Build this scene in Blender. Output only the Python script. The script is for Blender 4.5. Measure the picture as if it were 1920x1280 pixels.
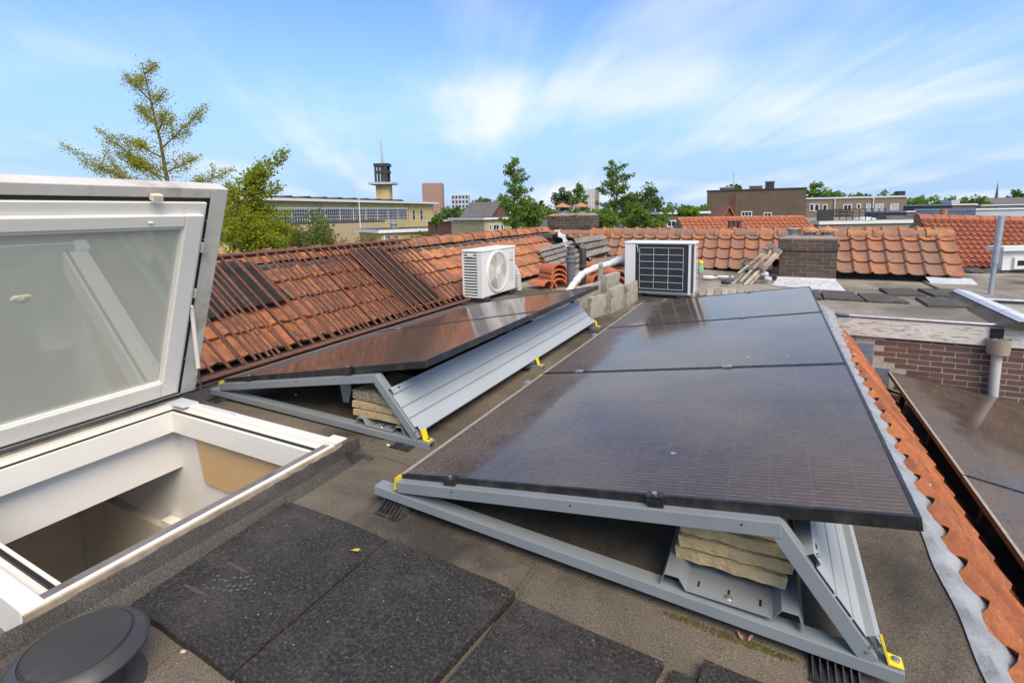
import bpy, math, random
from mathutils import Vector, Matrix
random.seed(7)
PI = math.pi
scene = bpy.context.scene
for o in list(bpy.data.objects): bpy.data.objects.remove(o)
COL = scene.collection

# ------------------------------------------------------------------ camera
F, CX, CY = 941.925, 960.0, 515.7
R = Matrix(((0.88912291, -0.45581232, -0.04117746), (0.45731587, 0.88130335, 0.11902354), (-0.01796256, -0.12465766, 0.9920372)))
EYE = Vector((0, 0, 1.15))
cd = bpy.data.cameras.new('camera'); cam = bpy.data.objects.new('camera', cd); COL.objects.link(cam)
rx, fw, up = R.col[0], R.col[1], R.col[2]
m = Matrix.Identity(4)
for i in range(3): m[i][0], m[i][1], m[i][2], m[i][3] = rx[i], up[i], -fw[i], EYE[i]
cam.matrix_world = m
cd.sensor_width = 36; cd.lens = 36 * F / 1920; cd.shift_y = -(640 - CY) / 1920
cd.clip_start = 0.05; cd.clip_end = 6000
scene.camera = cam

# ------------------------------------------------------------------ sky, sun, exposure
SUN_EL, SUN_AZ = math.radians(50), math.radians(128)      # azimuth clockwise from +Y
w = bpy.data.worlds.new('World'); scene.world = w; w.use_nodes = True
nt = w.node_tree; N = nt.nodes; LK = nt.links; N.clear()
def nd(t, **k):
    n = N.new(t)
    for a, b in k.items(): setattr(n, a, b)
    return n
sky = nd('ShaderNodeTexSky', sky_type='NISHITA', sun_disc=False)
sky.sun_elevation = SUN_EL; sky.sun_rotation = SUN_AZ; sky.air_density = 1.0; sky.dust_density = 0.6; sky.ozone_density = 2.2
tc = nd('ShaderNodeTexCoord'); sep = nd('ShaderNodeSeparateXYZ'); LK.new(tc.outputs['Generated'], sep.inputs[0])
zc = nd('ShaderNodeMath', operation='MAXIMUM'); zc.inputs[1].default_value = 0.0; LK.new(sep.outputs['Z'], zc.inputs[0])
za = nd('ShaderNodeMath', operation='ADD'); za.inputs[1].default_value = 0.16; LK.new(zc.outputs[0], za.inputs[0])
dv = nd('ShaderNodeVectorMath', operation='DIVIDE'); LK.new(tc.outputs['Generated'], dv.inputs[0])
cmb = nd('ShaderNodeCombineXYZ'); [LK.new(za.outputs[0], cmb.inputs[i]) for i in range(3)]
LK.new(cmb.outputs[0], dv.inputs[1])
mp = nd('ShaderNodeMapping'); mp.inputs['Scale'].default_value = (1, 1, 0); mp.inputs['Rotation'].default_value = (0, 0, math.radians(-124)); LK.new(dv.outputs[0], mp.inputs[0])
mp2 = nd('ShaderNodeMapping'); mp2.inputs['Scale'].default_value = (0.24, 1.0, 1)
mp2.inputs['Location'].default_value = (3.1, 1.7, 0)
LK.new(mp.outputs[0], mp2.inputs[0])
n1 = nd('ShaderNodeTexNoise'); n1.inputs['Scale'].default_value = 1.15; n1.inputs['Detail'].default_value = 9; n1.inputs['Roughness'].default_value = 0.58; n1.inputs['Distortion'].default_value = 0.5
LK.new(mp2.outputs[0], n1.inputs['Vector'])
n2 = nd('ShaderNodeTexNoise'); n2.inputs['Scale'].default_value = 0.55; n2.inputs['Detail'].default_value = 3; LK.new(mp.outputs[0], n2.inputs['Vector'])
ad = nd('ShaderNodeMath', operation='ADD'); LK.new(n1.outputs['Fac'], ad.inputs[0]); LK.new(n2.outputs['Fac'], ad.inputs[1])
rp = nd('ShaderNodeMapRange'); rp.interpolation_type = 'SMOOTHSTEP'
rp.inputs['From Min'].default_value = 0.90; rp.inputs['From Max'].default_value = 1.38; rp.inputs['To Max'].default_value = 0.8
LK.new(ad.outputs[0], rp.inputs['Value'])
# pale haze towards the horizon
hz = nd('ShaderNodeMapRange'); hz.interpolation_type = 'SMOOTHSTEP'
hz.inputs['From Min'].default_value = 0.0; hz.inputs['From Max'].default_value = 0.42; hz.inputs['To Min'].default_value = 0.95; hz.inputs['To Max'].default_value = 0.0
LK.new(sep.outputs['Z'], hz.inputs['Value'])
tint = nd('ShaderNodeMix', data_type='RGBA', blend_type='MULTIPLY'); tint.inputs[0].default_value = 1.0
LK.new(sky.outputs[0], tint.inputs[6]); tint.inputs[7].default_value = (0.74, 0.92, 1.14, 1)
mh = nd('ShaderNodeMix', data_type='RGBA'); LK.new(hz.outputs[0], mh.inputs[0]); LK.new(tint.outputs[2], mh.inputs[6]); mh.inputs[7].default_value = (2.0, 2.95, 4.35, 1)
mx = nd('ShaderNodeMix', data_type='RGBA'); LK.new(rp.outputs[0], mx.inputs[0]); LK.new(mh.outputs[2], mx.inputs[6])
mx.inputs[7].default_value = (4.9, 4.9, 4.9, 1)
bg = nd('ShaderNodeBackground'); bg.inputs['Strength'].default_value = 0.118; LK.new(mx.outputs[2], bg.inputs['Color'])
wo = nd('ShaderNodeOutputWorld'); LK.new(bg.outputs[0], wo.inputs['Surface'])
sl = bpy.data.lights.new('sun', 'SUN'); sl.energy = 2.15; sl.angle = math.radians(40); sl.color = (1.0, 0.85, 0.65)
so = bpy.data.objects.new('sun', sl); COL.objects.link(so)
sdir = Vector((math.sin(SUN_AZ) * math.cos(SUN_EL), math.cos(SUN_AZ) * math.cos(SUN_EL), math.sin(SUN_EL)))
so.rotation_euler = sdir.to_track_quat('Z', 'Y').to_euler(); so.location = sdir * 50
vs = scene.view_settings; vs.view_transform = 'Standard'; vs.look = 'None'; vs.exposure = 0.92; vs.gamma = 1.0; vs.use_curve_mapping = False

# ------------------------------------------------------------------ pixel rays (photo pixels, 1920 x 1280)
def ray(u, v): return R @ Vector(((u - CX) / F, 1, -(v - CY) / F))
def U(u, v, ax='z', val=0.0):
    r = ray(u, v); i = 'xyz'.index(ax); return EYE + r * ((val - EYE[i]) / r[i])
def PLN(u, v, P, n):
    r = ray(u, v); n = Vector(n); return EYE + r * (((Vector(P) - EYE).dot(n)) / r.dot(n))
def AT(u, v, d): return EYE + ray(u, v) * d

# ------------------------------------------------------------------ materials
def new_mat(name):
    mt = bpy.data.materials.new(name); mt.use_nodes = True
    return mt, mt.node_tree.nodes, mt.node_tree.links, mt.node_tree.nodes['Principled BSDF']
def lk_noise(Nn, Ll, co, scale, detail=4, rough=0.55, dist=0.0):
    n = Nn.new('ShaderNodeTexNoise'); n.inputs['Scale'].default_value = scale; n.inputs['Detail'].default_value = detail
    n.inputs['Roughness'].default_value = rough; n.inputs['Distortion'].default_value = dist; Ll.new(co, n.inputs['Vector']); return n.outputs['Fac']
def ramp(Nn, Ll, fac, stops):
    r = Nn.new('ShaderNodeValToRGB'); e = r.color_ramp.elements
    while len(e) < len(stops): e.new(0.5)
    for el, (p, c) in zip(e, stops): el.position = p; el.color = (*c, 1) if len(c) == 3 else c
    Ll.new(fac, r.inputs[0]); return r.outputs[0]
def mixc(Nn, Ll, fac, a, b, bt='MIX'):
    x = Nn.new('ShaderNodeMix'); x.data_type = 'RGBA'; x.blend_type = bt
    for i, s in ((0, fac), (6, a), (7, b)):
        if isinstance(s, (int, float)): x.inputs[i].default_value = s
        elif isinstance(s, tuple): x.inputs[i].default_value = (*s, 1)
        else: Ll.new(s, x.inputs[i])
    return x.outputs[2]
def bump(Nn, Ll, b, h, strength, dist=0.01):
    n = Nn.new('ShaderNodeBump'); n.inputs['Strength'].default_value = strength; n.inputs['Distance'].default_value = dist
    Ll.new(h, n.inputs['Height']); Ll.new(n.outputs[0], b.inputs['Normal'])
def coords(Nn, Ll, world=False, rnd=False):
    if world: return Nn.new('ShaderNodeNewGeometry').outputs['Position']
    c = Nn.new('ShaderNodeTexCoord').outputs['Object']
    if rnd:
        oi = Nn.new('ShaderNodeObjectInfo'); a = Nn.new('ShaderNodeVectorMath'); a.operation = 'ADD'
        s = Nn.new('ShaderNodeMath'); s.operation = 'MULTIPLY'; s.inputs[1].default_value = 37.0
        Ll.new(oi.outputs['Random'], s.inputs[0]); Ll.new(c, a.inputs[0]); Ll.new(s.outputs[0], a.inputs[1]); return a.outputs[0]
    return c
MATS = {}
def MAT(name, c1, c2=None, scale=6, rough=0.7, bmp=0.0, bscale=60, metal=0.0, dirt=None, dscale=2.0, damt=(0.5, 0.75), spec=0.5, world=False, bdist=0.004, rvar=0.0, vary=0.0, detail=5):
    mt, Nn, Ll, b = new_mat(name); co = coords(Nn, Ll, world)
    c2 = c2 or tuple(x * 0.8 for x in c1)
    col = ramp(Nn, Ll, lk_noise(Nn, Ll, co, scale, detail), [(0.3, c2), (0.7, c1)])
    if vary:
        oi = Nn.new('ShaderNodeObjectInfo'); v = ramp(Nn, Ll, oi.outputs['Random'], [(0, (1 - vary,) * 3), (1, (1 + vary,) * 3)])
        col = mixc(Nn, Ll, 1.0, col, v, 'MULTIPLY')
    if dirt:
        dm = ramp(Nn, Ll, lk_noise(Nn, Ll, co, dscale, 6, 0.65, 0.3), [(damt[0], (0, 0, 0)), (damt[1], (1, 1, 1))])
        col = mixc(Nn, Ll, dm, col, dirt)
    Ll.new(col, b.inputs['Base Color']); b.inputs['Roughness'].default_value = rough; b.inputs['Metallic'].default_value = metal
    b.inputs['Specular IOR Level'].default_value = spec
    if rvar:
        rr = Nn.new('ShaderNodeMapRange'); rr.inputs['To Min'].default_value = rough - rvar; rr.inputs['To Max'].default_value = rough + rvar
        Ll.new(lk_noise(Nn, Ll, co, scale * 2), rr.inputs['Value']); Ll.new(rr.outputs[0], b.inputs['Roughness'])
    if bmp: bump(Nn, Ll, b, lk_noise(Nn, Ll, co, bscale, 4), bmp, bdist)
    MATS[name] = mt; return mt

def granule(name, base, dark, moss, gs=260, stain=1.1):
    mt, Nn, Ll, b = new_mat(name); co = coords(Nn, Ll, True)
    g = lk_noise(Nn, Ll, co, gs, 2, 0.7); st = lk_noise(Nn, Ll, co, stain, 6, 0.6, 0.4); mo = lk_noise(Nn, Ll, co, 2.3, 6, 0.7)
    c = ramp(Nn, Ll, st, [(0.38, dark), (0.50, base), (0.64, tuple(x * 1.4 for x in base))])
    sp = ramp(Nn, Ll, g, [(0.32, (0.45,) * 3), (0.5, (1,) * 3), (0.68, (1.8, 1.75, 1.65))])
    c = mixc(Nn, Ll, 1.0, c, sp, 'MULTIPLY')
    if moss: c = mixc(Nn, Ll, ramp(Nn, Ll, mo, [(0.56, (0, 0, 0)), (0.74, (0.55,) * 3)]), c, moss)
    Ll.new(c, b.inputs['Base Color']); b.inputs['Roughness'].default_value = 0.85; b.inputs['Specular IOR Level'].default_value = 0.3
    bump(Nn, Ll, b, g, 0.5, 0.002); MATS[name] = mt; return mt
granule('bitumen', (0.125, 0.104, 0.077), (0.048, 0.042, 0.034), (0.16, 0.125, 0.05), 300)
granule('bitumen_dark', (0.062, 0.056, 0.048), (0.034, 0.031, 0.027), (0.085, 0.07, 0.03))
granule('bitumen_pale', (0.24, 0.205, 0.165), (0.15, 0.13, 0.105), (0.2, 0.18, 0.12), 160, 0.9)

def rubber(name, base, sc=170):
    mt, Nn, Ll, b = new_mat(name); co = coords(Nn, Ll, True)
    g = lk_noise(Nn, Ll, co, sc, 3, 0.75); st = lk_noise(Nn, Ll, co, 3.0, 7, 0.72, 0.2); fp = lk_noise(Nn, Ll, co, 9.0, 6, 0.8)
    c = ramp(Nn, Ll, g, [(0.34, tuple(x * 0.3 for x in base)), (0.55, base), (0.70, tuple(x * 2.8 for x in base))])
    c = mixc(Nn, Ll, ramp(Nn, Ll, st, [(0.50, (0, 0, 0)), (0.76, (0.6,) * 3)]), c, tuple(x * 2.8 for x in base))
    v = Nn.new('ShaderNodeTexVoronoi'); v.inputs['Scale'].default_value = 55; Ll.new(co, v.inputs['Vector'])
    wn = Nn.new('ShaderNodeTexWhiteNoise'); Ll.new(v.outputs['Color'], wn.inputs['Vector'])
    a = ramp(Nn, Ll, v.outputs['Distance'], [(0.06, (1,) * 3), (0.10, (0,) * 3)]); bb = ramp(Nn, Ll, wn.outputs['Value'], [(0.86, (0,) * 3), (0.87, (1,) * 3)])
    c = mixc(Nn, Ll, mixc(Nn, Ll, 1.0, a, bb, 'MULTIPLY'), c, (0.55, 0.54, 0.5))
    Ll.new(c, b.inputs['Base Color']); b.inputs['Roughness'].default_value = 0.8; b.inputs['Specular IOR Level'].default_value = 0.35
    bump(Nn, Ll, b, g, 0.8, 0.003); MATS[name] = mt
rubber('rubber', (0.036, 0.0315, 0.027), 120); rubber('rubber_pale', (0.085, 0.078, 0.062), 90)

def terracotta(name, hues, grime, gpos=(0.45, 0.7), lichen=True):
    mt, Nn, Ll, b = new_mat(name); co = coords(Nn, Ll, False, True); oi = Nn.new('ShaderNodeObjectInfo')
    c = ramp(Nn, Ll, oi.outputs['Random'], [(i / (len(hues) - 1), h) for i, h in enumerate(hues)])
    f = lk_noise(Nn, Ll, co, 9, 6, 0.65); f2 = lk_noise(Nn, Ll, co, 70, 4, 0.7)
    c = mixc(Nn, Ll, 1.0, c, ramp(Nn, Ll, f2, [(0.3, (0.72,) * 3), (0.7, (1.2,) * 3)]), 'MULTIPLY')
    c = mixc(Nn, Ll, ramp(Nn, Ll, f, [(gpos[0], (0,) * 3), (gpos[1], (0.85,) * 3)]), c, grime)
    if lichen:
        l = lk_noise(Nn, Ll, co, 22, 5, 0.7)
        c = mixc(Nn, Ll, ramp(Nn, Ll, l, [(0.64, (0,) * 3), (0.70, (0.8,) * 3)]), c, (0.07, 0.06, 0.05))
        l2 = lk_noise(Nn, Ll, co, 15, 5, 0.7, 0.5)
        c = mixc(Nn, Ll, ramp(Nn, Ll, l2, [(0.68, (0,) * 3), (0.74, (0.8,) * 3)]), c, (0.42, 0.36, 0.24))
    Ll.new(c, b.inputs['Base Color']); b.inputs['Roughness'].default_value = 0.75; b.inputs['Specular IOR Level'].default_value = 0.4
    bump(Nn, Ll, b, f2, 0.35, 0.004); MATS[name] = mt
terracotta('tile', [(0.42, 0.14, 0.058), (0.56, 0.20, 0.068), (0.34, 0.145, 0.08), (0.62, 0.24, 0.08), (0.40, 0.155, 0.075)], (0.15, 0.09, 0.062), (0.42, 0.64))
terracotta('tile_old', [(0.38, 0.15, 0.08), (0.32, 0.16, 0.10), (0.50, 0.18, 0.06), (0.28, 0.16, 0.11), (0.44, 0.17, 0.08)], (0.20, 0.13, 0.085), (0.42, 0.66))
terracotta('tile_orange', [(0.36, 0.10, 0.03), (0.46, 0.15, 0.045), (0.29, 0.085, 0.03), (0.40, 0.13, 0.045)], (0.15, 0.06, 0.03), (0.45, 0.68), True)
terracotta('tile_lichen', [(0.40, 0.17, 0.08), (0.36, 0.16, 0.09)], (0.50, 0.30, 0.05), (0.48, 0.64))
terracotta('tile_new', [(0.50, 0.15, 0.06), (0.56, 0.18, 0.08), (0.46, 0.13, 0.055)], (0.4, 0.13, 0.07), (0.6, 0.85), False)
terracotta('tile_far', [(0.50, 0.15, 0.06), (0.44, 0.14, 0.07), (0.54, 0.17, 0.06)], (0.22, 0.10, 0.07), (0.42, 0.62))
terracotta('brick', [(0.17, 0.075, 0.05), (0.21, 0.09, 0.056), (0.13, 0.063, 0.046), (0.19, 0.098, 0.068), (0.22, 0.12, 0.088)], (0.13, 0.09, 0.068), (0.42, 0.66), True)
terracotta('brick_dark', [(0.11, 0.066, 0.046), (0.08, 0.053, 0.039), (0.14, 0.084, 0.056), (0.10, 0.066, 0.05)], (0.05, 0.04, 0.032), (0.5, 0.75), False)
MAT('mortar', (0.52, 0.45, 0.36), (0.38, 0.32, 0.25), 30, 0.9, 0.4, 90)
MAT('mortar_dark', (0.34, 0.29, 0.22), (0.2, 0.17, 0.13), 20, 0.9, 0.4, 90)
MAT('underlay', (0.05, 0.045, 0.04), None, 10, 0.95)
MAT('ridge_mortar', (0.13, 0.115, 0.10), (0.06, 0.055, 0.05), 25, 0.95, 0.6, 60, bdist=0.01)
MAT('steel_grey', (0.25, 0.27, 0.272), (0.215, 0.233, 0.235), 3, 0.42, 0, spec=0.5, dirt=(0.2, 0.21, 0.2), dscale=9, damt=(0.58, 0.85), rvar=0.08)
MAT('deflector', (0.40, 0.43, 0.435), (0.36, 0.39, 0.395), 2, 0.42, 0, dirt=(0.36, 0.38, 0.37), dscale=6, damt=(0.55, 0.9), rvar=0.06)
MAT('dust_edge', (0.40, 0.35, 0.285), (0.27, 0.235, 0.19), 25, 0.8)
MAT('black_metal', (0.018, 0.017, 0.017), (0.012, 0.011, 0.011), 20, 0.38, dirt=(0.07, 0.06, 0.052), dscale=14, damt=(0.5, 0.8))
MAT('pad_black', (0.03, 0.029, 0.03), None, 30, 0.55, dirt=(0.11, 0.1, 0.085), dscale=25, damt=(0.5, 0.75))
MAT('yellow', (0.85, 0.70, 0.02), (0.75, 0.58, 0.02), 10, 0.45)
MAT('zinc_bolt', (0.55, 0.54, 0.52), None, 30, 0.35, metal=0.9)
MAT('slab', (0.66, 0.48, 0.235), (0.48, 0.345, 0.17), 14, 0.95, 1.0, 70, dirt=(0.27, 0.21, 0.12), dscale=6, damt=(0.5, 0.75), bdist=0.008)
MAT('gravel_slab', (0.52, 0.42, 0.28), (0.12, 0.095, 0.065), 75, 0.9, 1.0, 75, dirt=(0.3, 0.24, 0.13), dscale=7, bdist=0.012, detail=2)
MAT('concrete', (0.44, 0.39, 0.31), (0.33, 0.29, 0.23), 12, 0.95, 0.6, 50, dirt=(0.14, 0.125, 0.10), dscale=8, damt=(0.52, 0.72), bdist=0.006)
MAT('white_upvc', (0.82, 0.78, 0.69), (0.77, 0.73, 0.64), 4, 0.35, dirt=(0.56, 0.47, 0.36), dscale=11, damt=(0.64, 0.82))
MAT('room_wall', (0.84, 0.75, 0.61), None, 3, 0.85)
MAT('white_wall', (0.80, 0.77, 0.71), (0.76, 0.73, 0.67), 3, 0.8)
MAT('plywood', (0.66, 0.46, 0.24), (0.58, 0.38, 0.18), 3, 0.55)
MAT('seal', (0.015, 0.015, 0.015), None, 10, 0.5)
MAT('grey_strip', (0.22, 0.2, 0.185), (0.18, 0.165, 0.15), 12, 0.6, dirt=(0.11, 0.1, 0.09), dscale=8)
MAT('alu_old', (0.70, 0.66, 0.57), (0.60, 0.56, 0.48), 5, 0.5, metal=0.08, dirt=(0.36, 0.30, 0.22), dscale=4, damt=(0.5, 0.72), rvar=0.1)
MAT('alu_white', (0.66, 0.68, 0.69), (0.58, 0.60, 0.61), 5, 0.42, dirt=(0.4, 0.39, 0.36), dscale=9, damt=(0.58, 0.8))
MAT('felt_edge', (0.30, 0.26, 0.20), (0.14, 0.12, 0.1), 14, 0.9, 0.6, 80)
MAT('wood_rim', (0.45, 0.36, 0.25), (0.25, 0.19, 0.13), 16, 0.8, 0.4, 60)
MAT('rust', (0.20, 0.085, 0.05), (0.10, 0.042, 0.026), 40, 0.85, 0.4, 150, vary=0.18)
MAT('rust_orange', (0.50, 0.25, 0.12), (0.36, 0.16, 0.07), 25, 0.8)
MAT('ac_white', (0.77, 0.755, 0.71), (0.73, 0.71, 0.66), 4, 0.4, dirt=(0.5, 0.46, 0.38), dscale=7, damt=(0.6, 0.85))
MAT('ac_dark', (0.05, 0.048, 0.046), None, 10, 0.6)
MAT('ac_fan', (0.075, 0.07, 0.066), None, 10, 0.5)
MAT('ac_guard', (0.72, 0.69, 0.63), None, 10, 0.45)
MAT('coil', (0.065, 0.075, 0.09), (0.045, 0.052, 0.065), 8, 0.5)
MAT('green_label', (0.25, 0.55, 0.16), None, 10, 0.5)
MAT('pale_label', (0.72, 0.72, 0.68), (0.5, 0.5, 0.48), 60, 0.5)
MAT('lead', (0.36, 0.37, 0.38), (0.27, 0.28, 0.29), 7, 0.6, 0.7, 30, metal=0.1, dirt=(0.22, 0.215, 0.20), dscale=12, damt=(0.5, 0.75), bdist=0.01)
MAT('lead_dark', (0.24, 0.27, 0.31), (0.17, 0.19, 0.22), 25, 0.55, 0.4, 40, metal=0.2, bdist=0.006)
MAT('lead_white', (0.66, 0.67, 0.67), (0.46, 0.47, 0.48), 6, 0.6, 0.5, 25, dirt=(0.33, 0.31, 0.28), dscale=9, damt=(0.55, 0.75), bdist=0.008)
MAT('peel_white', (0.72, 0.66, 0.57), (0.64, 0.58, 0.49), 5, 0.75, 0.6, 30, bdist=0.006)
MAT('paint_flake', (0.52, 0.45, 0.37), (0.36, 0.29, 0.22), 30, 0.9)
MAT('old_wood', (0.30, 0.265, 0.225), (0.15, 0.13, 0.11), 14, 0.9, 0.8, 40, dirt=(0.07, 0.06, 0.05), dscale=9, damt=(0.5, 0.8), vary=0.2, bdist=0.008)
MAT('pale_wood', (0.40, 0.35, 0.27), (0.24, 0.2, 0.15), 14, 0.9, 0.6, 40, vary=0.25)
MAT('pvc_grey', (0.14, 0.145, 0.15), None, 8, 0.5, dirt=(0.24, 0.23, 0.21), dscale=10)
MAT('pvc_black', (0.04, 0.038, 0.038), None, 8, 0.5)
MAT('vent_black', (0.056, 0.051, 0.048), (0.042, 0.038, 0.036), 5, 0.40, dirt=(0.10, 0.095, 0.09), dscale=7, damt=(0.55, 0.85))
MAT('pipe_pale', (0.58, 0.57, 0.53), (0.52, 0.51, 0.47), 5, 0.5, dirt=(0.36, 0.33, 0.28), dscale=6, damt=(0.6, 0.85))
MAT('hopper', (0.38, 0.31, 0.23), (0.32, 0.26, 0.19), 8, 0.6)
MAT('galv', (0.46, 0.46, 0.45), (0.36, 0.36, 0.36), 10, 0.4, metal=0.5, dirt=(0.3, 0.28, 0.25), dscale=12)
MAT('tape_white', (0.74, 0.72, 0.67), (0.60, 0.57, 0.5), 12, 0.7, 0.7, 25, bdist=0.012)
MAT('cable', (0.015, 0.015, 0.015), None, 10, 0.5)
MAT('litter_white', (0.75, 0.75, 0.73), None, 10, 0.4); MAT('litter_blue', (0.2, 0.5, 0.68), None, 10, 0.4); MAT('litter_yellow', (0.75, 0.62, 0.05), None, 10, 0.4)
MAT('litter_green', (0.25, 0.55, 0.3), None, 10, 0.4)
MAT('leaf_dry', (0.45, 0.24, 0.15), (0.3, 0.15, 0.09), 30, 0.8); MAT('leaf_yellow', (0.7, 0.45, 0.05), None, 30, 0.7)
MAT('pebble', (0.66, 0.62, 0.52), None, 20, 0.8)
MAT('moss', (0.13, 0.11, 0.02), (0.06, 0.05, 0.015), 40, 0.95, 1.0, 120, bdist=0.01)
MAT('lichen', (0.62, 0.34, 0.03), (0.5, 0.27, 0.03), 30, 0.9, 0.8, 80)
MAT('putty', (0.75, 0.70, 0.52), (0.62, 0.55, 0.36), 30, 0.6)
# buildings far behind
MAT('yellow_brick', (0.64, 0.48, 0.20), (0.56, 0.42, 0.17), 1.2, 0.9, dirt=(0.33, 0.24, 0.12), dscale=0.3)
MAT('yellow_brick_dull', (0.47, 0.365, 0.21), (0.40, 0.31, 0.18), 1.5, 0.9)
MAT('brown_brick', (0.165, 0.112, 0.07), (0.125, 0.085, 0.055), 3, 0.9, dirt=(0.19, 0.14, 0.09), dscale=0.5)
MAT('red_brick_far', (0.16, 0.075, 0.055), (0.13, 0.06, 0.045), 2, 0.9)
MAT('tan_brick', (0.30, 0.215, 0.155), (0.26, 0.185, 0.13), 2, 0.9)
MAT('pink_brick', (0.42, 0.24, 0.19), (0.38, 0.215, 0.17), 0.4, 0.9)
MAT('pale_grey', (0.50, 0.52, 0.54), None, 0.3, 0.8); MAT('tower_brown', (0.30, 0.24, 0.2), None, 0.3, 0.9); MAT('tower_white', (0.62, 0.62, 0.6), None, 0.3, 0.9)
MAT('white_paint', (0.74, 0.73, 0.69), (0.68, 0.67, 0.62), 2, 0.6)
MAT('window_dark', (0.04, 0.045, 0.05), (0.02, 0.022, 0.025), 0.8, 0.12)
MAT('curtain', (0.55, 0.53, 0.48), None, 2, 0.6)
MAT('slate_grey', (0.165, 0.155, 0.145), (0.115, 0.108, 0.10), 1.5, 0.85, 0.4, 5)
MAT('dark_roof', (0.06, 0.06, 0.062), None, 1, 0.85); MAT('tower_dark', (0.05, 0.045, 0.042), None, 2, 0.7)
MAT('rail_black', (0.035, 0.035, 0.035), None, 3, 0.6); MAT('tan_wall', (0.33, 0.25, 0.185), (0.27, 0.2, 0.15), 2, 0.9)
MAT('ground', (0.07, 0.085, 0.04), (0.10, 0.095, 0.08), 0.02, 0.95, world=True)
MAT('bark', (0.12, 0.095, 0.06), (0.07, 0.055, 0.035), 8, 0.9, 0.5, 20)
MAT('road', (0.055, 0.053, 0.05), None, 0.5, 0.9, world=True)

def foliage(name, cols, trans=0.5):
    mt, Nn, Ll, b = new_mat(name); g = Nn.new('ShaderNodeNewGeometry')
    c = ramp(Nn, Ll, g.outputs['Random Per Island'], [(i / (len(cols) - 1), x) for i, x in enumerate(cols)])
    Ll.new(c, b.inputs['Base Color']); b.inputs['Roughness'].default_value = 0.6; b.inputs['Specular IOR Level'].default_value = 0.25
    t = Nn.new('ShaderNodeBsdfTranslucent'); Ll.new(mixc(Nn, Ll, 1.0, c, (1.5, 1.5, 0.8), 'MULTIPLY'), t.inputs['Color'])
    ms = Nn.new('ShaderNodeMixShader'); ms.inputs[0].default_value = trans
    Ll.new(b.outputs[0], ms.inputs[1]); Ll.new(t.outputs[0], ms.inputs[2]); Ll.new(ms.outputs[0], Nn['Material Output'].inputs['Surface']); MATS[name] = mt
foliage('leaf_ginkgo', [(0.40, 0.37, 0.035), (0.28, 0.29, 0.035), (0.48, 0.42, 0.04), (0.22, 0.24, 0.035)])
foliage('leaf_yellowgreen', [(0.30, 0.33, 0.025), (0.20, 0.25, 0.03), (0.40, 0.37, 0.02), (0.13, 0.19, 0.025)])
foliage('leaf_olive', [(0.17, 0.20, 0.05), (0.12, 0.15, 0.04), (0.23, 0.24, 0.07)])
foliage('leaf_green', [(0.17, 0.25, 0.045), (0.12, 0.195, 0.036), (0.24, 0.31, 0.06)])
foliage('leaf_dark', [(0.10, 0.155, 0.045), (0.075, 0.125, 0.036), (0.14, 0.19, 0.05)])
foliage('leaf_bright', [(0.15, 0.25, 0.03), (0.11, 0.20, 0.025), (0.21, 0.31, 0.04)])
foliage('leaf_grey', [(0.17, 0.20, 0.11), (0.12, 0.15, 0.085), (0.21, 0.24, 0.13)])

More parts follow.
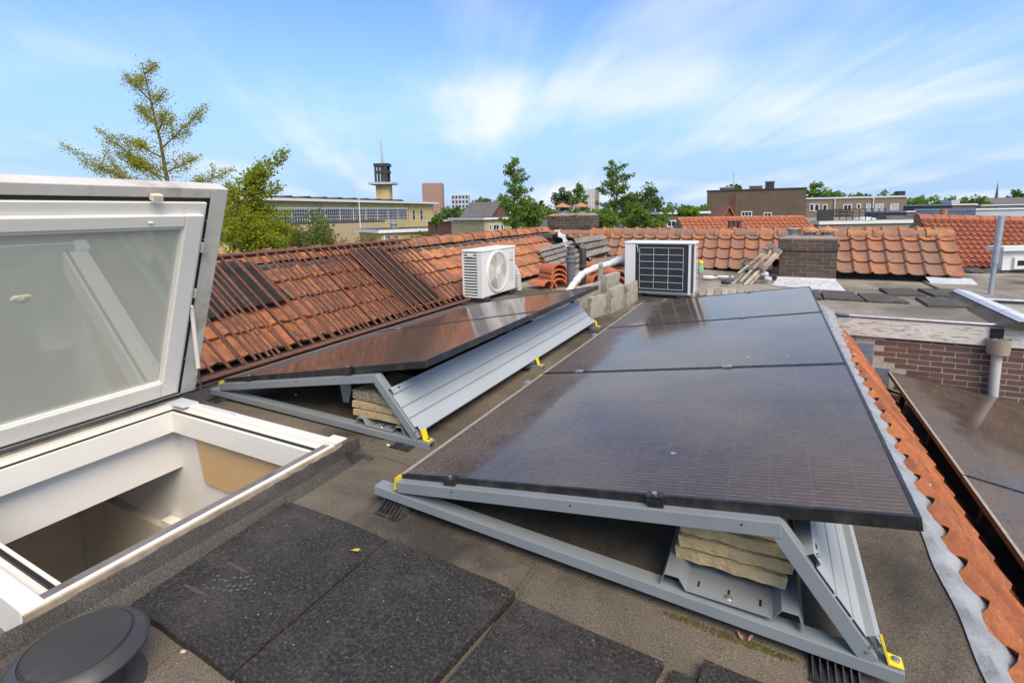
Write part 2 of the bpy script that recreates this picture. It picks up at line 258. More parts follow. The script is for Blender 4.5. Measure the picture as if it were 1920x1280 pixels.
def solar_glass():
    mt, Nn, Ll, b = new_mat('solar_glass'); co = coords(Nn, Ll)
    s = Nn.new('ShaderNodeSeparateXYZ'); Ll.new(co, s.inputs[0])
    def lines(out, period, width):
        a = Nn.new('ShaderNodeMath'); a.operation = 'DIVIDE'; a.inputs[1].default_value = period; Ll.new(out, a.inputs[0])
        f = Nn.new('ShaderNodeMath'); f.operation = 'FRACT'; Ll.new(a.outputs[0], f.inputs[0])
        l = Nn.new('ShaderNodeMath'); l.operation = 'LESS_THAN'; l.inputs[1].default_value = width; Ll.new(f.outputs[0], l.inputs[0]); return l.outputs[0]
    bus = lines(s.outputs['Y'], 0.0186, 0.10); cell = lines(s.outputs['X'], 0.104, 0.022); row = lines(s.outputs['Y'], 0.2, 0.012)
    nb = lk_noise(Nn, Ll, co, 35, 3, 0.6); gl = lk_noise(Nn, Ll, co, 2.2, 6, 0.6, 0.4); sp = lk_noise(Nn, Ll, co, 120, 3, 0.75)
    c = mixc(Nn, Ll, gl, (0.012, 0.010, 0.010), (0.020, 0.016, 0.015))
    bm = mixc(Nn, Ll, 1.0, bus, ramp(Nn, Ll, nb, [(0.4, (0.15,) * 3), (0.6, (1,) * 3)]), 'MULTIPLY')
    c = mixc(Nn, Ll, bm, c, (0.24, 0.205, 0.175)); c = mixc(Nn, Ll, cell, c, (0.06, 0.052, 0.046)); c = mixc(Nn, Ll, row, c, (0.006, 0.005, 0.005))
    # dust film, its beige also painting in a grey sky reflection, and the grime that collects along the low edge
    lo = Nn.new('ShaderNodeMapRange'); lo.inputs['From Min'].default_value = 0.55; lo.inputs['From Max'].default_value = 0.0; lo.inputs['To Min'].default_value = -0.25; lo.inputs['To Max'].default_value = 0.6
    Ll.new(s.outputs['X'], lo.inputs['Value'])
    a2 = Nn.new('ShaderNodeMath'); a2.operation = 'ADD'; Ll.new(lo.outputs[0], a2.inputs[0]); Ll.new(gl, a2.inputs[1])
    film = ramp(Nn, Ll, gl, [(0.3, (0.12,) * 3), (0.7, (0.28,) * 3)])
    c = mixc(Nn, Ll, film, c, (0.38, 0.265, 0.185))
    band = ramp(Nn, Ll, a2.outputs[0], [(0.55, (0,) * 3), (0.8, (1,) * 3)])
    spk = ramp(Nn, Ll, sp, [(0.46, (0.0,) * 3), (0.64, (0.75,) * 3)])
    c = mixc(Nn, Ll, mixc(Nn, Ll, 1.0, band, spk, 'MULTIPLY'), c, (0.22, 0.19, 0.16))
    # bird droppings
    v = Nn.new('ShaderNodeTexVoronoi'); v.inputs['Scale'].default_value = 3.2; v.inputs['Randomness'].default_value = 1; Ll.new(coords(Nn, Ll, True), v.inputs['Vector'])
    nw = lk_noise(Nn, Ll, co, 28, 4, 0.7); av = Nn.new('ShaderNodeMath'); av.operation = 'MULTIPLY_ADD'; av.inputs[1].default_value = 0.09; Ll.new(nw, av.inputs[0]); Ll.new(v.outputs['Distance'], av.inputs[2])
    dr = ramp(Nn, Ll, av.outputs[0], [(0.068, (0.55,) * 3), (0.082, (0,) * 3)])
    c = mixc(Nn, Ll, dr, c, (0.5, 0.48, 0.44))
    Ll.new(c, b.inputs['Base Color'])
    rg = Nn.new('ShaderNodeMapRange'); rg.inputs['To Min'].default_value = 0.10; rg.inputs['To Max'].default_value = 0.45
    Ll.new(band, rg.inputs['Value']); Ll.new(rg.outputs[0], b.inputs['Roughness'])
    b.inputs['IOR'].default_value = 1.5; b.inputs['Specular IOR Level'].default_value = 0.45
    b.inputs['Specular Tint'].default_value = (1.0, 0.75, 0.54, 1)  # warm tint painted into the reflection so the blue sky mirrors as grey
    MATS['solar_glass'] = mt
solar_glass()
def opal():
    mt, Nn, Ll, b = new_mat('opal_glass'); co = coords(Nn, Ll)
    c = ramp(Nn, Ll, lk_noise(Nn, Ll, co, 2.0, 5, 0.6), [(0.3, (0.70, 0.71, 0.58)), (0.7, (0.78, 0.77, 0.66))])
    Ll.new(c, b.inputs['Base Color']); b.inputs['Roughness'].default_value = 0.5
    b.inputs['Coat Weight'].default_value = 1.0; b.inputs['Coat Roughness'].default_value = 0.02; b.inputs['Coat IOR'].default_value = 2.4
    t = Nn.new('ShaderNodeBsdfTranslucent'); t.inputs['Color'].default_value = (0.62, 0.66, 0.5, 1)
    ms = Nn.new('ShaderNodeMixShader'); ms.inputs[0].default_value = 0.3
    Ll.new(b.outputs[0], ms.inputs[1]); Ll.new(t.outputs[0], ms.inputs[2]); Ll.new(ms.outputs[0], Nn['Material Output'].inputs['Surface']); MATS['opal_glass'] = mt
opal()

# ------------------------------------------------------------------ mesh helpers
class MB:
    def __init__(s): s.v = []; s.f = []
    def add(s, vs, fs):
        n = len(s.v); s.v += [Vector(p) for p in vs]; s.f += [tuple(i + n for i in f) for f in fs]; return s
    def hexa(s, p):   # 8 points: bottom 4 ccw, top 4 ccw
        return s.add(p, [(3, 2, 1, 0), (4, 5, 6, 7), (0, 1, 5, 4), (1, 2, 6, 5), (2, 3, 7, 6), (3, 0, 4, 7)])
    def box(s, a, b):
        x0, y0, z0 = (min(a[i], b[i]) for i in range(3)); x1, y1, z1 = (max(a[i], b[i]) for i in range(3))
        return s.hexa([(x0, y0, z0), (x1, y0, z0), (x1, y1, z0), (x0, y1, z0), (x0, y0, z1), (x1, y0, z1), (x1, y1, z1), (x0, y1, z1)])
    def obox(s, o, a, b, c):   # corner + three edge vectors (right-handed)
        o, a, b, c = map(Vector, (o, a, b, c)); return s.hexa([o, o + a, o + a + b, o + b, o + c, o + a + c, o + a + b + c, o + b + c])
    def prism(s, prof, d):     # closed polygon of 3D points extruded by d
        n = len(prof); d = Vector(d); P = [Vector(p) for p in prof]
        return s.add(P + [p + d for p in P], [tuple(range(n))[::-1], tuple(range(n, 2 * n))] + [(i, (i + 1) % n, n + (i + 1) % n, n + i) for i in range(n)])
    def sheet(s, prof, d, t):  # open polyline thickened by t along the normal, extruded by d
        P = [Vector(p) for p in prof]; d = Vector(d); dn = d.normalized(); out = []
        for i in range(len(P)):
            tg = (P[min(i + 1, len(P) - 1)] - P[max(i - 1, 0)]).normalized(); out.append(P[i] + tg.cross(dn) * t)
        n = len(P)
        a = P + out; b = [p + d for p in a]; V = a + b; Fc = []
        for i in range(n - 1):
            Fc += [(i, i + 1, 2 * n + i + 1, 2 * n + i), (n + i + 1, n + i, 3 * n + i, 3 * n + i + 1), (i + 1, i, n + i, n + i + 1), (2 * n + i, 2 * n + i + 1, 3 * n + i + 1, 3 * n + i)]
        Fc += [(0, 2 * n, 3 * n, n), (n - 1, 2 * n - 1, 4 * n - 1, 3 * n - 1)]
        return s.add(V, Fc)
    def tube(s, pts, r, seg=8, caps=True):
        pts = [Vector(p) for p in pts]; rs = r if isinstance(r, (list, tuple)) else [r] * len(pts); base = len(s.v); side = None
        for i, p in enumerate(pts):
            t = (pts[min(i + 1, len(pts) - 1)] - pts[max(i - 1, 0)])
            t = t.normalized() if t.length > 1e-9 else Vector((0, 0, 1))
            if side is None: side = t.cross(Vector((0, 0, 1)) if abs(t.z) < 0.9 else Vector((1, 0, 0))).normalized()
            else: side = (side - t * side.dot(t)).normalized()
            b = t.cross(side)
            for k in range(seg):
                a = 2 * PI * k / seg; s.v.append(p + (side * math.cos(a) + b * math.sin(a)) * rs[i])
        for i in range(len(pts) - 1):
            for k in range(seg):
                s.f.append((base + i * seg + k, base + i * seg + (k + 1) % seg, base + (i + 1) * seg + (k + 1) % seg, base + (i + 1) * seg + k))
        if caps: s.f.append(tuple(base + k for k in range(seg))[::-1]); s.f.append(tuple(base + (len(pts) - 1) * seg + k for k in range(seg)))
        return s
    def lathe(s, prof, c=(0, 0, 0), seg=28, ax=None):   # (r, h) pairs around an axis
        c = Vector(c); ax = Vector(ax or (0, 0, 1)).normalized(); a = ax.cross(Vector((0, 1, 0)) if abs(ax.y) < 0.9 else Vector((1, 0, 0))).normalized(); b = ax.cross(a); n0 = len(s.v)
        for r, h in prof:
            for k in range(seg):
                t = 2 * PI * k / seg; s.v.append(c + ax * h + (a * math.cos(t) + b * math.sin(t)) * r)
        for i in range(len(prof) - 1):
            for k in range(seg): s.f.append((n0 + i * seg + k, n0 + i * seg + (k + 1) % seg, n0 + (i + 1) * seg + (k + 1) % seg, n0 + (i + 1) * seg + k))
        if prof[0][0] > 1e-4: s.f.append(tuple(n0 + k for k in range(seg))[::-1])
        if prof[-1][0] > 1e-4: s.f.append(tuple(n0 + (len(prof) - 1) * seg + k for k in range(seg)))
        return s
    def quad(s, a, b, c, d): return s.add([a, b, c, d], [(0, 1, 2, 3)])
    def ball(s, c, r, seg=8, sq=(1, 1, 1), jit=0.0):
        c = Vector(c); n0 = len(s.v); rings = seg // 2
        for i in range(rings + 1):
            th = PI * i / rings
            for k in range(seg):
                ph = 2 * PI * k / seg; j = 1 + random.uniform(-jit, jit)
                s.v.append(c + Vector((math.sin(th) * math.cos(ph) * sq[0], math.sin(th) * math.sin(ph) * sq[1], math.cos(th) * sq[2])) * r * j)
        for i in range(rings):
            for k in range(seg): s.f.append((n0 + i * seg + k, n0 + (i + 1) * seg + k, n0 + (i + 1) * seg + (k + 1) % seg, n0 + i * seg + (k + 1) % seg))
        return s
WM = {}
def place(o, parent, basis):
    o.matrix_basis = basis
    if parent is not None:
        o.parent = parent; o.matrix_parent_inverse = WM[parent.name].inverted()
    WM[o.name] = basis
def tag(o, label=None, cat=None, group=None, kind=None):
    for k, v in (('label', label), ('category', cat), ('group', group), ('kind', kind)):
        if v: o[k] = v
    return o
def thing(name, label, cat, loc=(0, 0, 0), rot=None, group=None):
    o = bpy.data.objects.new(name, None); COL.objects.link(o); o.empty_display_size = 0.1
    mtx = Matrix.Translation(Vector(loc)) @ (rot.to_4x4() if rot is not None else Matrix.Identity(4))
    place(o, None, mtx); return tag(o, label, cat, group)
def mesh_data(name, mb, mat, smooth=False, bevel=0):
    me = bpy.data.meshes.new(name); me.from_pydata([tuple(v) for v in mb.v], [], mb.f); me.materials.append(MATS[mat] if isinstance(mat, str) else mat)
    if smooth:
        me.polygons.foreach_set('use_smooth', [True] * len(me.polygons))
        try: me.set_sharp_from_angle(angle=math.radians(40))
        except Exception: pass
    me.validate(); return me
def obj(name, mb, mat, parent=None, smooth=False, bevel=0, local=False):
    """mesh in world coordinates (or in the parent's own frame when local)"""
    if local and parent is not None:
        W = WM[parent.name]; me = mesh_data(name, mb, mat, smooth); o = bpy.data.objects.new(name, me); COL.objects.link(o); place(o, parent, W.copy())
    else:
        xs = [v.x for v in mb.v]; ys = [v.y for v in mb.v]; zs = [v.z for v in mb.v]
        c = Vector(((min(xs) + max(xs)) / 2, (min(ys) + max(ys)) / 2, min(zs))); 
        mb.v = [v - c for v in mb.v]
        me = mesh_data(name, mb, mat, smooth); o = bpy.data.objects.new(name, me); COL.objects.link(o); place(o, parent, Matrix.Translation(c))
    if bevel:
        bv = o.modifiers.new('bevel', 'BEVEL'); bv.width = bevel; bv.segments = 2; bv.limit_method = 'ANGLE'
    return o
def inst(name, me, parent, basis):
    o = bpy.data.objects.new(name, me); COL.objects.link(o); place(o, parent, basis); return o
def frame3(x, y, z):
    x, y, z = Vector(x).normalized(), Vector(y).normalized(), Vector(z).normalized()
    return Matrix(((x.x, y.x, z.x), (x.y, y.y, z.y), (x.z, y.z, z.z)))
def jit(a): return random.uniform(-a, a)

# ================================================================== THE SETTING
g = MB(); g.quad((-2500, -2500, -9.6), (2500, -2500, -9.6), (2500, 2500, -9.6), (-2500, 2500, -9.6))
tag(obj('ground', g, 'ground'), kind='structure')

def clamp(a): return max(0.0, min(1.0, a))
def rz(x, y):            # height of the bitumen roof
    t = clamp((x + 1.3) / 1.63) * (1 - clamp((y - 4.5) / 2.0)); return 0.04 - 0.055 * t
HX0, HX1, HY0, HY1 = -2.84, -1.745, 0.50, 1.49       # hatch opening
house = thing('terraced_house', 'brick terraced house whose flat bitumen roof carries the two solar arrays', 'house', (-1.5, 2.5, -9.6))
def grid_sheet(xs, ys, zf, skip=None, thick=0):
    mb = MB(); idx = {}
    for i, x in enumerate(xs):
        for j, y in enumerate(ys): idx[i, j] = len(mb.v); mb.v.append(Vector((x, y, zf(x, y))))
    for i in range(len(xs) - 1):
        for j in range(len(ys) - 1):
            if skip and skip((xs[i] + xs[i + 1]) / 2, (ys[j] + ys[j + 1]) / 2): continue
            mb.f.append((idx[i, j], idx[i + 1, j], idx[i + 1, j + 1], idx[i, j + 1]))
    return mb
xs = [-3.75, HX0, HX1, -1.3, -0.9, -0.5, 0.0, 0.33, 0.535]; ys = [-2.5, 0, HY0, HY1, 3, 4.5, 5, 5.5, 6, 6.57]
roof = obj('flat_roof', grid_sheet(xs, ys, rz, lambda x, y: HX0 < x < HX1 and HY0 < y < HY1), 'bitumen', house)
# felt sheets lapped over each other
def felt(x0, x1, y0, y1, parent, mat='bitumen', dz=0.004, wob=0.008):
    mb = MB(); n = 8
    top = [(x0 + (x1 - x0) * i / n, y0 + jit(wob)) for i in range(n + 1)] + [(x1 + jit(wob), y0 + (y1 - y0) * i / n) for i in range(1, n)] + [(x0 + (x1 - x0) * i / n, y1 + jit(wob)) for i in range(n, -1, -1)] + [(x0 + jit(wob), y0 + (y1 - y0) * i / n) for i in range(n - 1, 0, -1)]
    k = len(top); mb.v = [Vector((x, y, rz(x, y) + dz)) for x, y in top] + [Vector((x, y, rz(x, y) - 0.02)) for x, y in top]
    mb.f = [tuple(range(k))] + [(i, k + i, k + (i + 1) % k, (i + 1) % k) for i in range(k)]
    return obj('felt_sheet', mb, mat, parent)
felt(-1.71, -1.32, -1.5, 1.62, house); felt(-0.62, -0.1, -1.4, 1.33, house, dz=0.005); felt(-1.66, -1.3, 1.66, 6.5, house, dz=0.004)
felt(-3.3, -1.72, 1.66, 1.79, house, dz=0.006, wob=0.012)
felt(-1.70, -1.33, 1.20, 1.60, house, dz=0.007, wob=0.012); felt(-3.4, -1.7, 4.6, 5.1, house, dz=0.006); felt(-1.30, -0.64, -1.4, 1.33, house, dz=0.0085, wob=0.006)
# moss patches along the seams
def moss(x, y, r, n=26):
    mb = MB()
    for i in range(n):
        a = random.uniform(0, 2 * PI); q = r * math.sqrt(random.random()); px, py = x + q * math.cos(a) * 5, y + q * math.sin(a) * 0.35
        mb.ball((px, py, rz(px, py) + 0.001), random.uniform(0.0015, 0.004), 5, (1.6, 1.6, 0.6), 0.3)
    o = obj('moss', mb, 'moss'); tag(o, 'low tufts of yellow green moss on the bitumen beside the mount rails', 'moss', kind='stuff'); return o
moss(-0.06, 1.352, 0.035, 260)

# outer walls of the row (below the roof)
mb = MB(); mb.box((-5.3, -2.5, -9.6), (0.55, 6.56, -3.2)); obj('wall', mb, 'brown_brick', house)

# ------------------------------------------------------------------ pantiles
def tile_mesh(name, wd, ln, mat, roll=0.32, h=0.036, camber=0.012, th=0.026):
    """local: x across (width), y up the slope, z outwards; lower edge at y=0"""
    prof = []
    n = 5
    for i in range(n): 
        t = i / (n - 1); prof.append((t * wd * roll * 1.0, math.sin(t * PI) * h + 0.006))
    for i in range(1, 5):
        t = i / 4; prof.append((wd * roll + t * wd * (1 - roll + 0.07), -math.sin(t * PI) * camber + 0.008 * t * t + 0.004))
    mb = MB(); k = len(prof)
    for y, lift in ((0, 0.044), (ln, 0.0)):
        for x, z in prof: mb.v.append(Vector((x, y, z + lift)))
    for x, z in prof: mb.v.append(Vector((x, 0.004, z + 0.044 - th)))
    for i in range(k - 1): mb.f += [(i, i + 1, k + i + 1, k + i), (i, 2 * k + i, 2 * k + i + 1, i + 1)]
    mb.f += [(k - 1, 2 * k + k - 1, 2 * k - 1), (0, k, 2 * k)]
    return mesh_data(name, mb, mat, True)
def ridge_mesh(name, r, ln, mat):
    mb = MB(); sg = 8
    for y, rr in ((0, r * 1.14), (ln * 0.16, r * 1.14), (ln * 0.17, r), (ln, r * 0.95)):
        for k in range(sg + 1):
            a = PI * k / sg; mb.v.append(Vector((math.cos(a) * rr, y, math.sin(a) * rr * 0.92)))
    n = sg + 1
    for i in range(3):
        for k in range(sg): mb.f.append((i * n + k, i * n + k + 1, (i + 1) * n + k + 1, (i + 1) * n + k))
    base = len(mb.v)      # end wall thickness
    for k in range(n):
        a = PI * k / sg; mb.v.append(Vector((math.cos(a) * (r * 0.98), 0.0, math.sin(a) * r * 0.88)))
    for k in range(sg): mb.f.append((k, base + k, base + k + 1, k + 1))
    return mesh_data(name, mb, mat, True)
def slope(parent, o, ux, uy, wd, ex, cols, rows, me, skip=None, jt=0.004):
    """o = lower start corner, ux = along the eave, uy = up the slope; rows overlap"""
    ux, uy = Vector(ux).normalized(), Vector(uy).normalized(); nz = ux.cross(uy)
    for r in range(rows):
        for c in range(cols):
            if skip and skip(r, c): continue
            p = Vector(o) + ux * (c * wd + jit(jt)) + uy * (r * ex + jit(jt)) + nz * (0.012 + jit(0.003))
            m3 = frame3(ux, uy, nz) @ Matrix.Rotation(jit(0.012), 3, 'Z') @ Matrix.Rotation(jit(0.01), 3, 'X')
            inst('roof_tile', me, parent, Matrix.Translation(p) @ m3.to_4x4())

TW, EX = 0.235, 0.258
tm_old = tile_mesh('roof_tile', TW, 0.35, 'tile', 0.28, 0.017, 0.007); tm_far = tile_mesh('roof_tile', TW, 0.35, 'tile_old'); tm_eave = tile_mesh('roof_tile', 0.20, 0.36, 'tile_orange', 0.5, 0.045, 0.02)
rm = ridge_mesh('ridge_tile', 0.115, 0.36, 'tile'); rm_far = ridge_mesh('ridge_tile', 0.115, 0.36, 'tile_old'); rm_li = ridge_mesh('ridge_tile', 0.115, 0.36, 'tile_lichen')
# left slope: eave along Y at x = -3.55, rising to a ridge at x = -4.45
SL0 = Vector((-3.52, 0, 0.06)); SLT = Vector((-4.44, 0, 0.69)); sl_up = (SLT - SL0).normalized(); sl_n = Vector((0, 1, 0)).cross(sl_up)
if sl_n.z < 0: sl_n = -sl_n
mb = MB(); mb.prism([(-3.56, 0.6, -0.03), (-4.44, 0.6, 0.585), (-5.9, 0.6, -0.62), (-5.9, 0.6, -1.0), (-3.56, 0.6, -0.3)], (0, 9.9, 0)); sl_l = obj('roof_slope', mb, 'underlay', house)
sl_l['label'] = 'left tiled roof slope behind the rusty bars'
slope(sl_l, SL0 + Vector((0, 0.92, 0)), (0, 1, 0), sl_up, TW, EX, 37, 4, tm_old)
for i in range(24):
    y = 10.2 - 0.315 * (i + 1)
    b = Matrix.Translation((SLT.x + jit(0.006), y, SLT.z + 0.02 + jit(0.006))) @ Matrix.Rotation(jit(0.03), 4, 'Z')
    inst('ridge_tile', rm, sl_l, b)
mb = MB(); 
for i in range(40): 
    y = 0.7 + i * 0.24; mb.obox((SLT.x + 0.02, y, SLT.z - 0.06), (0.12 + jit(0.01), 0, -0.055), (0, 0.24, 0), (0, 0, 0.085 + jit(0.012)))
obj('ridge_mortar', mb, 'ridge_mortar', sl_l)
mb = MB(); mb.obox((-3.62, 0.6, 0.03), (0.20, 0, -0.012), (0, 9.0, 0), (0, 0, 0.012)); obj('gutter_felt', mb, 'bitumen_dark', house)

# right eave: steep tiles down to the lower roof
E0, E1 = Vector((1.10, 0, -0.86)), Vector((0.585, 0, -0.075)); e_up = (E1 - E0).normalized()
mb = MB(); mb.prism([(0.53, -2, -0.10), (1.04, -2, -0.92), (1.04, -2, -3.2), (0.1, -2, -3.2), (0.1, -2, -0.1)], (0, 8.55, 0)); ev = obj('eave_slope', mb, 'underlay', house)
ev['label'] = 'steep orange tiled eave below the lead strip'
slope(ev, E0 + Vector((0, -1.2, 0)), (0, 1, 0), e_up, 0.20, 0.30, 38, 3, tm_eave)
# scalloped lead strip over the tile tops
mb = MB(); n = 320
for i in range(n):
    y = -1.5 + 8.05 * i / (n - 1); ph = (y + 1.2) / 0.20; s_ = math.sin(2 * PI * ph - 0.6)
    e = 0.632 + (0.020 + 0.007 * math.sin(1.7 * ph)) * s_ + 0.006 * math.sin(5.3 * ph) + 0.004 * math.sin(17.3 * ph); zt = rz(0.5, y)
    for x, z in ((0.515 + 0.004 * math.sin(3.1 * ph), zt + 0.006), (0.545, zt + 0.010 + 0.004 * math.sin(7 * ph)), (0.582, zt - 0.014 + 0.010 * s_ + 0.004 * math.sin(11 * ph)), (e, zt - 0.075 + 0.026 * s_), (e - 0.004, zt - 0.083 + 0.026 * s_)): mb.v.append(Vector((x, y, z)))
for i in range(n - 1):
    for k in range(4): mb.f.append((i * 5 + k, i * 5 + k + 1, i * 5 + 5 + k + 1, i * 5 + 5 + k))
obj('lead_flashing', mb, 'lead', house, True)
# room under the hatch
mb = MB(); zc_ = -0.22
mb.box((HX0 - 0.02, HY0 - 0.3, zc_), (HX0 - 0.10, HY1 + 0.06, 0.03)); obj('shaft_wall', mb, 'white_wall', house)
mb = MB(); mb.box((HX0 - 0.1, HY1 + 0.01, -2.6), (HX1 + 0.4, HY1 + 0.10, 0.03)); mb.box((-5.2, HY1 + 0.01, -2.6), (HX0 - 0.1, HY1 + 0.10, zc_)); obj('shaft_wall', mb, 'white_wall', house)
mb = MB(); mb.box((HX1 + 0.02, HY0 - 0.4, -2.6), (HX1 + 0.10, HY1, 0.03)); obj('shaft_wall', mb, 'white_wall', house)
mb = MB(); mb.box((-5.2, HY0 - 0.1, -2.6), (HX1, HY0 - 0.02, 0.03)); obj('shaft_wall', mb, 'white_wall', house)
mb = MB(); mb.box((-5.2, HY0 - 0.1, zc_), (HX0 - 0.1, HY1 + 0.06, zc_ + 0.06)); obj('room_ceiling', mb, 'white_wall', house)
mb = MB(); mb.box((-4.3, HY0 - 0.1, -2.6), (-4.2, HY1 + 0.06, zc_)); obj('room_wall', mb, 'room_wall', house)
mb = MB(); mb.box((-4.3, HY0 - 0.1, -2.7), (HX1 + 0.1, HY1 + 0.06, -2.6)); obj('room_floor', mb, 'room_wall', house)
mb = MB(); mb.box((-3.75, HY1 - 0.03, -2.6), (-3.02, HY1 + 0.008, -0.62)); dr = obj('door', mb, 'room_wall', house)
mb = MB(); mb.box((-3.02, HY1 - 0.05, -2.6), (-2.92, HY1 + 0.006, -0.55)); obj('door_frame', mb, 'white_wall', house)
mb = MB(); mb.box((-3.08, HY1 - 0.055, -0.95), (-3.04, HY1 - 0.03, -0.78)); obj('hinge', mb, 'zinc_bolt', dr)
mb = MB(); mb.prism([U(362, 805, 'y', HY1 - 0.012), U(560, 862, 'y', HY1 - 0.012), U(545, 900, 'y', HY1 - 0.012), U(432, 924, 'y', HY1 - 0.012), U(384, 905, 'y', HY1 - 0.012)], (0, 0.02, 0)); obj('plywood_board', mb, 'plywood', house)
mb = MB(); mb.box((-2.05, HY1 - 0.14, -0.50), (HX1 + 0.01, HY1 + 0.005, -0.42)); obj('ledge', mb, 'white_wall', house)

# ------------------------------------------------------------------ lower roof on the right and the house with the brick wall
ch = thing('corner_house', 'corner house with pale flat roof, peeling white fascia and red brick wall', 'house', (1.6, 8.5, -9.6))
lowr = MB(); lowr.quad((0.9, -2.5, -0.96), (6.0, -2.5, -0.96), (6.0, 6.60, -0.96), (0.9, 6.60, -0.96)); obj('lower_roof', lowr, 'bitumen_dark', ch)
mb = MB(); mb.box((0.9, -2.5, -9.6), (6.0, 6.6, -1.02)); obj('wall', mb, 'brown_brick', ch)
GY = 6.60
def rz2(x, y): return lerp_(0.035, -0.05, clamp((x + 1.0) / 1.6))
def lerp_(a, b, t): return a + (b - a) * t
xs = [-3.75, -1.0, -0.2, 0.6, 1.2, 2.25]; ys = [6.57, 7.5, 8.5, 9.95]
obj('flat_roof', grid_sheet(xs, ys, rz2), 'bitumen_pale', ch)
felt2 = MB(); felt2.box((0.64, 7.35, -0.06), (2.1, 8.42, -0.045)); obj('felt_sheet', felt2, 'bitumen_pale', ch)
mb = MB(); mb.box((-3.6, 6.6, -9.6), (2.1, 10.6, -1.0)); obj('wall', mb, 'brown_brick', ch)
# brick wall facing the lower roof
def bricks(parent, o, ux, uz, n, width, height, mat, bl=0.21, bh=0.05, jn=0.011, proud=0.006, dep=0.05, skip=None, first=0):
    """bonded bricks standing proud of a mortar face at o; ux, uz unit, n outward"""
    ux, uz, n = Vector(ux), Vector(uz), Vector(n); me = mesh_data('brick', MB().box((0, -dep, 0), (1, 0, 1)), mat); r = 0; z = 0
    while z + bh * 0.5 < height:
        x = -(bl + jn) * (0.5 if (r + first) % 2 else 0.0) + jit(0.01); h = min(bh, height - z)
        while x < width - 0.012:
            a, b = max(0, x), min(width, x + bl)
            if b - a > 0.025 and not (skip and skip(a, b, z, z + h)):
                p = Vector(o) + ux * (a + jit(0.002)) + uz * (z + jit(0.0015)) + n * (proud + jit(0.0025))
                m3 = frame3(ux, -n, uz) if True else None
                inst('brick', me, parent, Matrix.Translation(p) @ m3.to_4x4() @ Matrix.Rotation(jit(0.006), 4, 'Y') @ Matrix.Diagonal((b - a, -1, h, 1)))
            x += bl + jn
        z += bh + jn; r += 1
mb = MB(); mb.box((0.62, GY + 0.006, -1.0), (3.4, GY + 0.2, -0.07)); bw = obj('brick_wall', mb, 'mortar', ch); bw['label'] = 'red brick wall with pale joints under the fascia'
bricks(bw, (0.86, GY + 0.006, -0.955), (1, 0, 0), (0, 0, 1), (0, -1, 0), 2.3, 0.70, 'brick', 0.188, 0.045, 0.014, skip=lambda a, b, z, z2: (a < 0.19 and z > 0.37) or (a < 0.34 and 0 < z <= 0.37))
# fascia with flaking paint
mb = MB(); mb.box((0.58, GY - 0.035, -0.275), (3.4, GY + 0.0, -0.078)); fa = obj('fascia_board', mb, 'peel_white', ch, bevel=0.004)
mb = MB()
for i in range(150):
    x = random.uniform(0.68, 2.6); z = random.uniform(-0.25, -0.10); l = random.uniform(0.015, 0.10); h = random.uniform(0.0008, 0.0028)
    mb.prism([(x, GY - 0.0375, z), (x + l * 0.5, GY - 0.0375, z - h + jit(0.004)), (x + l, GY - 0.0375, z + jit(0.004)), (x + l * 0.5, GY - 0.0375, z + h)], (0, 0.004, 0))
tag(obj('paint_flake', mb, 'paint_flake', fa), kind='stuff')
mb = MB(); mb.tube([(0.66, GY - 0.03, -0.057), (3.4, GY - 0.03, -0.057)], 0.018, 10); obj('edge_tube', mb, 'galv', ch, True)
mb = MB(); mb.tube([(0.60, GY - 0.02, -0.048), (0.64, GY - 0.03, -0.048), (0.80, GY - 0.03, -0.056)], [0.03, 0.027, 0.022], 10); obj('edge_tube_end', mb, 'pvc_grey', ch, True)
for (x0, x1, z0, z1, t) in ((0.62, 0.89, -0.38, -0.28, 0.004), (0.62, 1.05, -0.64, -0.36, 0.009), (0.8, 1.21, -0.95, -0.62, 0.013)):
    mb = MB(); mb.box((x0, GY - 0.004 - t, z0), (x1, GY + 0.003, z1)); obj('lead_patch', mb, 'lead_dark', ch, bevel=0.002)
# far tiled slope of the corner house, eave along X
FS0 = Vector((0, 9.80, 0.03)); FST = Vector((0, 10.56, 0.66)); f_up = (FST - FS0).normalized()
mb = MB(); mb.prism([(2.62, 9.84, -0.08), (2.62, 10.56, 0.56), (2.62, 11.7, -0.3), (2.62, 11.7, -1.0), (2.62, 9.84, -1.0)], (-7.0, 0, 0)); sl_f = obj('roof_slope', mb, 'underlay', ch)
sl_f['label'] = 'tiled roof slope behind the brown brick chimney'
CHX0, CHX1, CHY = 0.13, 0.905, 9.02
slope(sl_f, Vector((-4.45, FS0.y, FS0.z)), (1, 0, 0), f_up, TW, 0.262, 30, 4, tm_far, lambda r, c: (-4.45 + c * TW) < -3.5 - r * 0.22 or (CHX0 - 0.05 < -4.45 + c * TW + 0.1 < CHX1 + 0.05 and r < 1))
for i in range(20):
    x = 2.62 - 0.36 * (i + 1) + 0.005
    b = Matrix.Translation((x, FST.y + jit(0.006), FST.z - 0.03 + jit(0.006))) @ Matrix.Rotation(-PI / 2 + jit(0.02), 4, 'Z')
    inst('ridge_tile', rm_li if i in (0, 3) else rm_far, sl_f, b)
mb = MB()
for i in range(28): mb.obox((-4.3 + i * 0.246, FST.y - 0.12, FST.z - 0.125), (0.246, 0, 0), (0, 0.1, 0.06), (0, 0, 0.06 + jit(0.012)))
obj('ridge_mortar', mb, 'ridge_mortar', sl_f)
mb = MB(); mb.obox((2.15, 9.36, -0.05), (0.55, 0, -0.01), (0.0, 0.45, 0.08), (0, 0, 0.012)); obj('lead_apron', mb, 'lead_white', ch)
